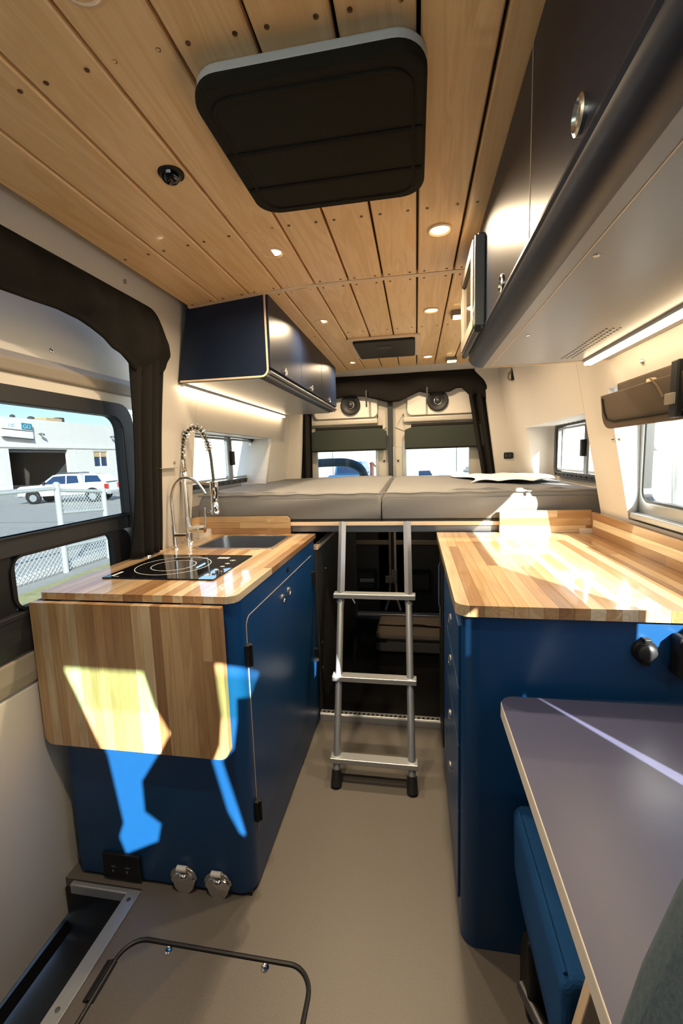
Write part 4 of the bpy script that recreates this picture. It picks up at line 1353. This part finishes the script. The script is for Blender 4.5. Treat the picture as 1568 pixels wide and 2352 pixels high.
# ================================================================== FLOOR HATCH
fh = thing('floor_hatch', 'grey floor hatch lid with black rubber edge', 'hatch', (-0.53, 0.7, 0.0))
MB().prism(rrect(-0.775, 0.20, -0.272, 0.905, 0.055, 8), XY, 0.0005, 0.0035).build('lid', M['vinyl'], fh)
MB().tube([(u, v, 0.003) for u, v in rrect(-0.781, 0.195, -0.266, 0.912, 0.06, 8)], 0.0058, 8, closed=True).build('rubber_edge', M['rubber'], fh, smooth=True)
for (x, y) in ((-0.655, 0.895), (-0.388, 0.895)):
    MB().lathe([(0.010, 0.003), (0.010, 0.006), (0.007, 0.009), (0.003, 0.008)], lambda u, v, w, x=x, y=y: (x + u, y + v, w), 18).build('screw', M['chrome'], fh, smooth=True)
hg = MB().box(-0.800, 0.765, 0.001, -0.772, 0.852, 0.006)
hg.cyl((-0.786, 0.765, 0.007), (-0.786, 0.852, 0.007), 0.004, 10)
hg.build('hinge', M['black'], fh)

# ================================================================== TABLE, BENCH, FRONT SEAT
tb = thing('dinette_table', 'blue-grey dinette table with pale edge at bottom right', 'table', (0.5, 0.75, 0.72))
tab_o = rrect(0.182, 0.30, 0.80, 1.0 - 0.012, (0.03, 0.03, 0.01, 0.035), 8)
MB().prism(tab_o, XY, 0.690, 0.722).build('edge_band', M['pale_edge'], tb, bevel=0.002)
MB().prism(rrect(0.1835, 0.3015, 0.7985, 0.9865, (0.03, 0.03, 0.01, 0.034), 8), XY, 0.7221, 0.7235).build('top', M['table'], tb)
MB().cyl((0.50, 0.46, 0.02), (0.50, 0.46, 0.69), 0.035, 20).build('pedestal', M['alu_dark'], tb, smooth=True)
MB().lathe([(0.13, 0.0), (0.13, 0.012), (0.05, 0.02)], lambda u, v, w: (0.50 + u, 0.46 + v, w), 28).build('foot', M['black'], tb, smooth=True)

be = thing('bench_seat', 'blue upholstered bench seat below the table', 'bench', (0.5, 0.7, 0.2))
MB().prism([(0.238, 0.20), (0.222, 0.30), (0.218, 0.44), (0.232, 0.458), (0.70, 0.458), (0.70, 0.20)], XZ, 0.628, 0.985).build('cushion', M['seat_blue'], be, bevel=0.012, seg=3)
MB().tube([(0.226, 0.64, 0.456), (0.226, 0.8, 0.457), (0.226, 0.962, 0.456)], 0.0035, 8).build('piping', M['seat_blue'], be, smooth=True)
MB().box(0.27, 0.64, 0.0, 0.70, 0.86, 0.20).build('base', M['black'], be, bevel=0.004)
MB().prism([(0.88, 0.0), (0.955, 0.0), (0.965, 0.10), (0.94, 0.17), (0.90, 0.185), (0.87, 0.12)], YZ, 0.235, 0.275).build('bracket', M['black'], be, bevel=0.008)
MB().cyl((0.232, 0.915, 0.05), (0.262, 0.815, 0.06), 0.014, 14).build('tube', M['alu_dark'], be, smooth=True)
MB().prism([(0.205, 0.28), (0.229, 0.395), (0.247, 0.489), (0.260, 0.452), (0.268, 0.425), (0.272, 0.28)], XZ, 0.598, 0.618).build('side_board', M['cream_edge'], be, bevel=0.002)
MB().prism([(0.262, 0.28), (0.268, 0.425), (0.258, 0.455), (0.275, 0.445), (0.300, 0.40), (0.32, 0.28)], XZ, 0.600, 0.626).build('latch', M['black'], be, bevel=0.003)

se = thing('front_seat', 'grey cloth front seat back at the bottom right corner', 'seat', (0.4, 0.15, 0.4))
sp = [(0.07, 0.40), (0.095, 0.70), (0.112, 0.90), (0.121, 0.975), (0.133, 1.038), (0.146, 1.085), (0.165, 1.125), (0.20, 1.165), (0.26, 1.19), (0.46, 1.19), (0.54, 1.15), (0.60, 1.05), (0.62, 0.75), (0.62, 0.40)]
MB().prism(sp, lambda u, v, w: (u, w - 0.12 * (v - 0.4), v), 0.20, 0.33).build('backrest', M['seat'], se, bevel=0.035, seg=4, smooth=True)
MB().box(0.08, -0.38, 0.30, 0.62, 0.22, 0.46).build('cushion', M['seat'], se, bevel=0.05, seg=4, smooth=True)
MB().box(0.14, -0.30, 0.0, 0.56, 0.16, 0.30).build('pedestal', M['cab'], se, bevel=0.01)
for x in (0.28, 0.42):
    MB().cyl((x, 0.165, 1.17), (x, 0.16, 1.26), 0.007, 10).build('headrest_post', M['steel'], se)
MB().prism(rrect(0.23, 1.245, 0.47, 1.43, 0.05), XZ, 0.12, 0.20).build('headrest', M['seat'], se, bevel=0.03, seg=3, smooth=True)

# added sun blockers outside the frame: bench, curtain and pads shaped for sun patches
pseat = thing('front_seat', 'unseen grey passenger bench left of the camera, shaped to block the sun', 'seat', (-0.65, -0.2, 0.0))
pp = [(-1.06, 0.40), (-1.06, 1.44), (-1.0, 1.47), (-0.30, 1.47), (-0.235, 1.45), (-0.19, 1.34), (-0.125, 1.17), (-0.095, 0.95), (-0.115, 0.90), (-0.095, 0.84), (-0.11, 0.40)]  # inner edge shaped to bound the sun patch on the flap
MB().prism(pp, XZ, -0.20, -0.13).build('backrest', M['seat'], pseat, bevel=0.01, seg=2)
MB().box(-1.0, -0.68, 0.28, -0.20, -0.20, 0.46).build('cushion', M['seat'], pseat, bevel=0.05, seg=3, smooth=True)
MB().box(-0.95, -0.60, 0.0, -0.25, -0.22, 0.28).build('pedestal', M['cab'], pseat, bevel=0.01)
cc = thing('sun_blocking_curtain', 'added unseen black curtain right of the camera, cut to shape the sun', 'curtain', (0.3, -0.12, 1.45))  # added out of view; outline cut so sun passes in patches
MB().prism([(-0.25, 0.47), (-0.25, 0.80), (-0.19, 0.795), (0.005, 0.895), (0.02, 0.955), (-0.03, 0.99), (-0.03, 1.09), (0.03, 1.18), (0.075, 1.255), (0.035, 1.33), (0.012, 1.42), (0.0, 1.47), (0.222, 1.47), (0.222, 1.46), (0.232, 1.32), (0.22, 1.23), (0.198, 1.18), (0.236, 1.02), (0.268, 0.955), (0.29, 0.94), (0.29, 0.47)], XZ, -0.124, -0.12).build('drop', M['fabric_black'], cc)
MB().prism([(0.288, 0.47), (0.288, 0.96), (0.270, 1.03), (0.230, 1.18), (0.268, 1.22), (0.285, 1.31), (0.288, 1.372), (0.338, 1.38), (0.395, 1.47), (0.72, 1.47), (0.72, 0.47)], XZ, -0.124, -0.12).build('drop', M['fabric_black'], cc)
MB().cyl((-1.0, -0.122, 1.475), (0.72, -0.122, 1.475), 0.008, 10).build('rod', M['alu'], cc)
cw_ = thing('sun_slit_cover', 'added unseen black cover on the driver side, with gaps that shape the sun', 'shade', (0.73, -0.3, 1.0))  # added out of view; gaps placed to let thin sun strips in
for (y0, y1, z0, z1) in ((-0.76, 0.036, 1.0, 1.62), (0.036, 0.114, 1.0, 1.375), (0.036, 0.114, 1.50, 1.62), (0.114, 0.275, 1.0, 1.62), (0.275, 0.287, 1.25, 1.62)):
    MB().box(0.722, y0, z0, 0.738, y1, z1).build('pad', M['fabric_black'], cw_)

# ================================================================== OUTSIDE
GZ = -0.80
gd = setting('ground', (0, 10, GZ))
MB().box(-90, -60, GZ - 0.05, 90, 90, GZ).build('concrete', M['asphalt'], gd)
for y in (14.0, 20.0, 27.0, 33.0):
    MB().box(-40, y, GZ, -7.5, y + 0.04, GZ + 0.002).build('joint', M['dark_bay'], gd)
tag(MB().box(-6.4, 2.0, GZ, -3.6, 12.0, GZ + 0.02).build('grass_strip', M['dry_grass'], None), 'strip of dry grass between van and fence', 'grass', kind='stuff')
kb = MB().box(-7.2, 2.0, GZ, -6.95, 20.0, GZ + 0.14).build('kerb', M['stucco'], None, bevel=0.02)
tag(kb, 'low white concrete kerb beside the fence', 'kerb')
kb2 = MB().box(-3.6, 1.0, GZ, -3.35, 12.0, GZ + 0.12).build('kerb', M['stucco'], None, bevel=0.02)
tag(kb2, 'pale concrete kerb nearest the side door', 'kerb')

# white workshop across the yard
ws_ = thing('workshop_building', 'white single-storey workshop with open garage bay', 'building', (-38.0, 44.0, GZ))
FX = -38.0
FS = lambda u, v, w: (FX - w, u, v)
# facade split round the bay and the window
for (y0, y1, z0, z1) in ((25, 35.7, GZ, 6.05), (35.7, 42.9, 3.05, 6.05), (42.9, 46.7, GZ, 6.05), (46.7, 49.3, 2.98, 6.05), (46.7, 49.3, GZ, 1.0), (49.3, 66, GZ, 6.05)):
    MB().prism([(y0, z0), (y1, z0), (y1, z1), (y0, z1)], FS, 0.0, 0.4).build('wall', M['stucco'], ws_)
MB().box(FX - 12, 25, 5.6, FX - 0.4, 66, 5.7).build('roof', M['asphalt'], ws_)
bay = MB()
bay.box(FX - 9, 35.0, GZ, FX - 8.9, 44, 4.5)
bay.box(FX - 9, 35.0, GZ, FX - 0.4, 35.1, 4.5)
bay.box(FX - 9, 43.9, GZ, FX - 0.4, 44, 4.5)
bay.box(FX - 9, 35.0, 4.4, FX - 0.4, 44, 4.5)
bay.build('garage_bay', M['dark_bay'], ws_)
MB().box(FX - 0.35, 35.75, 2.72, FX - 0.2, 42.85, 3.05).build('roller_door', M['dark_bay'], ws_, bevel=0.03)
MB().box(FX - 0.05, 25, 3.20, FX + 0.12, 66, 3.42).build('string_course', M['stucco'], ws_)
wf_ = MB().ring(rrect(46.7, 1.0, 49.3, 2.98, 0), rrect(46.85, 1.12, 49.15, 2.86, 0), FS, 0.05, 0.2).build('window', M['stucco'], ws_)
MB().prism([(46.8, 1.1), (49.2, 1.1), (49.2, 2.9), (46.8, 2.9)], FS, 0.22, 0.25).build('pane', M['car_glass'], wf_)
MB().prism([(46.85, 2.25), (49.15, 2.25), (49.15, 2.86), (46.85, 2.86)], FS, 0.15, 0.2).build('blind', M['tan'], wf_)
MB().prism([(47.95, 1.1), (48.05, 1.1), (48.05, 2.9), (47.95, 2.9)], FS, 0.08, 0.2).build('mullion', M['stucco'], wf_)
sg = thing('shop_sign', 'white and teal sign board on the workshop facade', 'sign', (FX + 0.2, 36.8, 4.8))
SG = lambda u, v, w: (FX + 0.15 + w, u, v)
MB().prism([(35.0, 4.95), (38.25, 4.82), (38.25, 5.55), (35.0, 5.70)], SG, 0.0, 0.2).build('board', M['white'], sg)
MB().prism([(37.05, 4.95), (38.2, 4.90), (38.2, 5.50), (37.05, 5.56)], SG, 0.2, 0.25).build('teal_panel', M['sign_blue'], sg)
MB().prism([(35.0, 4.2), (38.3, 4.05), (38.3, 4.72), (35.0, 4.85)], SG, 0.0, 0.18).build('lower_board', M['white'], sg)
MB().prism([(35.0, 4.10), (38.3, 3.95), (38.3, 4.05), (35.0, 4.2)], SG, 0.0, 0.22).build('frame', M['alu_dark'], sg)


def text(body, size, loc, m, parent, xdir):
    cu = bpy.data.curves.new('lettering', 'FONT')
    cu.body = body
    cu.size = size
    cu.extrude = 0.01
    cu.materials.append(m)
    tmp = bpy.data.objects.new('lettering', cu)
    COL.objects.link(tmp)
    bpy.context.view_layer.update()
    me = bpy.data.meshes.new_from_object(tmp.evaluated_get(bpy.context.evaluated_depsgraph_get()))
    bpy.data.objects.remove(tmp)
    bpy.data.curves.remove(cu)
    o = bpy.data.objects.new('lettering', me)
    COL.objects.link(o)
    o.parent = parent
    x = Vector(xdir).normalized()
    z = Vector((0, 0, 1))
    mm = Matrix((x, z, x.cross(z))).transposed().to_4x4()
    mm.translation = Vector(loc) - ORIG[parent.name]
    o.matrix_local = mm
    return o


text('nei', 0.62, (FX + 0.37, 35.6, 5.12), M['sign_pale'], sg, (0, 1, 0))
text('GO', 0.55, (FX + 0.42, 37.15, 5.02), M['sign_pale'], sg, (0, 1, 0))
for (y, z, lab) in ((39.3, 4.6, 'small dark lamp on the workshop wall beside the sign'), (49.9, 4.75, 'small dark lamp high on the workshop wall at right')):
    t = thing('wall_lamp', lab, 'lamp', (FX + 0.3, y, z))
    MB().cyl((FX, y, z), (FX + 0.4, y, z + 0.05), 0.05, 8).build('arm', M['alu_dark'], t)
    MB().lathe([(0.22, 0), (0.16, 0.16), (0.05, 0.2)], lambda u, v, w, y=y, z=z: (FX + 0.45 + u, y + v, z - 0.15 + w), 14).build('shade', M['alu_dark'], t)
for (y, s, lab) in ((37.5, 0.22, 'dark roof vent left on the workshop roof'), (39.6, 0.3, 'larger dark roof vent on the workshop roof')):
    t = thing('roof_vent', lab, 'vent', (FX - 1, y, 6.0))
    MB().cyl((FX - 1, y, 5.7), (FX - 1, y, 6.25), s * 0.6, 12).build('stack', M['dark_bay'], t)
    MB().lathe([(s * 1.1, 0), (s, 0.15), (s * 0.3, 0.25)], lambda u, v, w, y=y: (FX - 1 + u, y + v, 6.2 + w), 14).build('cap', M['dark_bay'], t)
t = thing('roof_unit', 'tan equipment box on the workshop roof', 'roof unit', (FX - 2, 43, 5.7))
MB().box(FX - 3, 42.0, 5.7, FX - 1.5, 44.2, 6.55).build('box', M['tan'], t, bevel=0.03)
MB().box(FX - 2.6, 44.2, 5.7, FX - 1.8, 44.9, 6.75).build('duct', M['dark_bay'], t, bevel=0.03)
t = thing('work_stand', 'pale workshop post inside the garage bay', 'post', (FX - 3, 37.6, GZ))
MB().cyl((FX - 3, 37.6, GZ), (FX - 3, 37.6, 2.2), 0.22, 12).build('column', M['galv'], t)
MB().box(FX - 3.3, 37.3, GZ, FX - 2.7, 37.9, -0.3).build('foot', M['galv'], t)


# pickup trucks
def pickup(label, loc, ang, sc, group=None):
    t = thing('pickup_truck', label, 'pickup', loc, group)
    ORIG[t.name] = Vector((0, 0, 0))
    body = [(2.75, 0.52), (2.85, 0.75), (2.80, 1.05), (2.60, 1.16), (1.35, 1.22), (1.25, 1.24), (-2.75, 1.26), (-2.80, 0.62), (-2.30, 0.55), (-1.55, 0.55), (1.30, 0.48), (2.3, 0.5)]
    MB().prism(body, XZ, -0.97, 0.97).build('body', M['car_white'], t, bevel=0.06, seg=3)
    cabp = [(1.45, 1.20), (0.62, 1.82), (0.35, 1.88), (-0.95, 1.88), (-1.15, 1.80), (-1.25, 1.22)]
    MB().prism(cabp, lambda u, v, w: (u, w * (1 - 0.22 * (v - 1.2)), v), -0.90, 0.90).build('cab', M['car_white'], t, bevel=0.05, seg=3)
    cap_ = [(-1.27, 1.26), (-1.27, 1.84), (-2.30, 1.84), (-2.72, 1.26)]
    MB().prism(cap_, lambda u, v, w: (u, w * (1 - 0.2 * (v - 1.2)), v), -0.88, 0.88).build('bed_cap', M['car_white'], t, bevel=0.04)
    for s in (-1, 1):
        side = lambda u, v, w, s=s: (u, s * (0.905 * (1 - 0.22 * (v - 1.2)) + w), v)
        MB().prism([(1.15, 1.26), (0.56, 1.74), (-0.18, 1.78), (-0.18, 1.26)], side, 0.0, 0.012).build('side_window', M['car_glass'], t)
        MB().prism([(-0.27, 1.26), (-0.27, 1.78), (-0.90, 1.76), (-1.02, 1.30)], side, 0.0, 0.012).build('side_window', M['car_glass'], t)
        MB().prism([(-1.40, 1.32), (-1.40, 1.76), (-2.18, 1.74), (-2.44, 1.34)], side, -0.02, 0.012).build('side_window', M['car_glass'], t)
        MB().box(1.0, s * 0.95 if s > 0 else -1.17, 1.25, 1.15, 1.17 if s > 0 else -0.95, 1.45).build('mirror', M['rubber'], t, bevel=0.03)
        MB().box(-2.82, 0.72 if s > 0 else -0.985, 0.85, -2.62, 0.985 if s > 0 else -0.72, 1.18).build('tail_light', M['car_red'], t, bevel=0.02)
        for x in (1.85, -1.85):
            MB().cyl((x, s * 0.70, 0.39), (x, s * 0.985, 0.39), 0.39, 22).build('wheel', M['rubber'], t, bevel=0.04)
            MB().cyl((x, s * 0.97, 0.39), (x, s * 0.995, 0.39), 0.23, 16).build('hub', M['alu'], t)
            MB().cyl((x, s * 0.93, 0.50), (x, s * 0.976, 0.50), 0.47, 22).build('arch', M['rubber'], t)
    MB().prism([(1.40, 1.24), (0.66, 1.79), (0.68, 1.81), (1.44, 1.25)], XZ, -0.74, 0.74).build('windscreen', M['car_glass'], t)
    MB().box(2.78, -0.70, 0.72, 2.88, 0.70, 1.02).build('grille', M['alu_dark'], t, bevel=0.02)
    MB().box(2.70, -0.98, 0.46, 2.98, 0.98, 0.66).build('front_bumper', M['alu'], t, bevel=0.04)
    MB().box(-2.98, -0.95, 0.50, -2.72, 0.95, 0.70).build('rear_bumper', M['alu'], t, bevel=0.03)
    MB().box(-2.78, -0.80, 1.30, -2.44, 0.80, 1.33).build('rear_glass', M['car_glass'], t)
    rr_ = MB()
    rr_.tube([(0.4, 0.7, 1.93), (-1.0, 0.7, 1.93)], 0.03, 8).tube([(0.4, -0.7, 1.93), (-1.0, -0.7, 1.93)], 0.03, 8)
    rr_.tube([(0.2, -0.75, 1.95), (0.2, 0.75, 1.95)], 0.03, 8).tube([(-0.8, -0.75, 1.95), (-0.8, 0.75, 1.95)], 0.03, 8)
    rr_.build('roof_rack', M['alu_dark'], t)
    t.rotation_euler = (0, 0, ang)
    t.scale = (sc, sc, sc)
    return t


pickup('white pickup truck parked before the workshop', (-19.7, 22.1, GZ), math.atan2(-0.8, -3.05), 0.86)
pickup('white pickup truck seen through the right rear door window', (3.9, 24.0, GZ), PI + 0.15, 0.92)

# blue off-roader behind the left rear door
jp = thing('off_road_car', 'blue off-road car behind the left rear door window', 'car', (-3.6, 24.0, GZ))
MB().box(-4.6, 22.6, -0.35, -2.6, 26.5, 0.35).build('body', M['car_blue'], jp, bevel=0.08)
MB().prism([(-4.45, 0.35), (-2.75, 0.35), (-2.9, 1.02), (-4.3, 1.02)], XZ, 23.6, 26.3).build('cab', M['car_blue'], jp, bevel=0.05)
MB().prism([(-4.3, 0.42), (-2.9, 0.42), (-3.0, 0.92), (-4.2, 0.92)], XZ, 23.56, 23.6).build('windscreen', M['car_glass'], jp)
for x in (-4.4, -2.8):
    MB().cyl((x - 0.14, 23.2, -0.4), (x + 0.14, 23.2, -0.4), 0.4, 18).build('wheel', M['rubber'], jp)
    MB().cyl((x + (0.25 if x < -3.6 else -0.25), 22.58, 0.1), (x + (0.25 if x < -3.6 else -0.25), 22.5, 0.1), 0.14, 14).build('headlight', M['white'], jp)
MB().box(-4.1, 22.56, -0.1, -3.1, 22.62, 0.2).build('grille', M['alu'], jp)
sc_ = thing('small_car', 'small pale car far off behind the right rear door window', 'car', (0.6, 26.0, GZ))
MB().prism([(-0.2, -0.45), (1.3, -0.45), (1.35, 0.05), (1.0, 0.12), (0.8, 0.42), (0.1, 0.42), (-0.15, 0.10)], XZ, 25.2, 26.8).build('body', M['car_white'], sc_, bevel=0.05)
MB().prism([(0.15, 0.12), (0.9, 0.12), (0.76, 0.38), (0.16, 0.38)], XZ, 25.17, 25.22).build('side_window', M['car_glass'], sc_)
for x in (0.1, 1.05):
    MB().cyl((x, 25.15, -0.48), (x, 25.3, -0.48), 0.32, 16).build('wheel', M['rubber'], sc_)

rb = thing('warehouse', 'long white warehouse wall behind the van', 'building', (5.0, 34.0, GZ))
MB().box(-22, 34.0, GZ, 60, 44, 8.5).build('wall', M['stucco'], rb)
MB().box(-22, 33.9, 8.3, 60, 44.1, 8.8).build('parapet', M['stucco'], rb)
for x in (-6.5, 3.0, 12.0):
    MB().box(x, 33.97, GZ, x + 0.05, 34.0, 8.3).build('wall_joint', M['alu_paint'], rb)

# carrier tube just outside the left rear door and a post further off
ct_ = thing('carrier_tube', 'thick blue-grey tube of a rear carrier outside the left rear door', 'carrier', (-0.7, 3.95, 0.9))
MB().tube(smooth_path([(-1.3, 3.95, 1.215), (-1.0, 3.95, 1.228), (-0.75, 3.95, 1.235), (-0.62, 3.95, 1.228), (-0.53, 3.95, 1.195), (-0.475, 3.95, 1.13), (-0.45, 3.95, 1.0), (-0.44, 3.95, 0.6), (-0.44, 3.95, -0.1), (-0.44, 3.95, -0.79)]), 0.038, 14).build('hoop', M['pipe_blue'], ct_, smooth=True)
MB().box(-0.48, 3.72, 0.55, -0.40, 3.98, 0.62).build('bracket', M['black'], ct_, bevel=0.005)
rp = thing('red_post', 'red-brown steel post outside the left rear door', 'post', (-2.45, 24.0, GZ))
MB().cyl((-2.40, 24.0, GZ), (-2.40, 24.0, 0.86), 0.10, 12).build('post', M['rust'], rp)
MB().tube([(-2.40, 24.0, 0.82), (-2.25, 24.0, 0.80), (-2.18, 24.0, 0.70)], 0.05, 8).build('arm', M['rust'], rp)
MB().lathe([(0.13, 0), (0.13, 0.06), (0.05, 0.12)], lambda u, v, w: (-2.40 + u, 24 + v, 0.85 + w), 14).build('cap', M['rust'], rp)

# tube outside the big right window
op = thing('side_ladder', 'pale grey ladder fixed outside, just behind the big right window', 'ladder', (0.93, 1.94, 1.0))
for y in (1.76, 2.12):
    MB().cyl((0.965, y, 0.6), (0.90, y, 1.9), 0.028, 14).build('rail', M['alu_paint'], op, smooth=True)
for z in (1.02, 1.28, 1.54):
    MB().box(0.93 - (z - 1.2) * 0.05, 1.76, z - 0.014, 0.955 - (z - 1.2) * 0.05, 2.12, z + 0.014).build('rung', M['alu_paint'], op, bevel=0.003)

# chain-link fence
fe = thing('chain_link_fence', 'pale chain-link fence with galvanised posts', 'fence', (-6.8, 7.8, GZ))
PO = [(5.2, 0.80), (7.30, 0.92), (8.54, 0.72)]
for (y, zt) in PO:
    p = MB().cyl((-6.8, y, GZ), (-6.8, y, zt), 0.055, 12).build('post', M['galv'], fe, smooth=True)
    MB().lathe([(0.062, 0), (0.062, 0.03), (0.03, 0.06)], lambda u, v, w, y=y, zt=zt: (-6.8 + u, y + v, zt + w), 12).build('cap', M['galv'], p)
MB().cyl((-6.8, 7.3, 0.82), (-6.8, 8.54, 0.70), 0.035, 10).build('top_rail', M['galv'], fe)
MB().cyl((-6.8, 7.3, 0.38), (-6.8, 8.54, 0.30), 0.030, 10).build('middle_rail', M['galv'], fe)
MB().cyl((-6.8, 3.2, 0.86), (-6.8, 7.3, 0.86), 0.035, 10).build('top_rail', M['galv'], fe)
MB().cyl((-6.8, 7.3, -0.30), (-6.8, 8.54, -0.34), 0.030, 10).build('lower_rail', M['galv'], fe)
cw = MB()


def wire_panel(y0, y1, z0, z1, pitch):
    n = int((y1 - y0 + z1 - z0) / pitch)
    for k in range(n):
        c = k * pitch
        # rising wire
        a = (y0 + max(0, c - (z1 - z0)), z0 + min(c, z1 - z0))
        b = (y0 + min(c, y1 - y0), z0 + max(0, c - (y1 - y0)))
        for (p, q) in ((a, b), ((y0 + y1 - a[0], a[1]), (y0 + y1 - b[0], b[1]))):
            cw.tube([(-6.8, p[0], p[1]), (-6.8, q[0], q[1])], 0.006, 4, caps=False)


wire_panel(7.35, 8.50, 0.36, 0.76, 0.085)
wire_panel(7.35, 8.50, -0.76, -0.34, 0.085)
wire_panel(3.4, 7.25, -0.76, -0.20, 0.10)
o = cw.build('wire_mesh', M['galv'], fe)
o['kind'] = 'stuff'
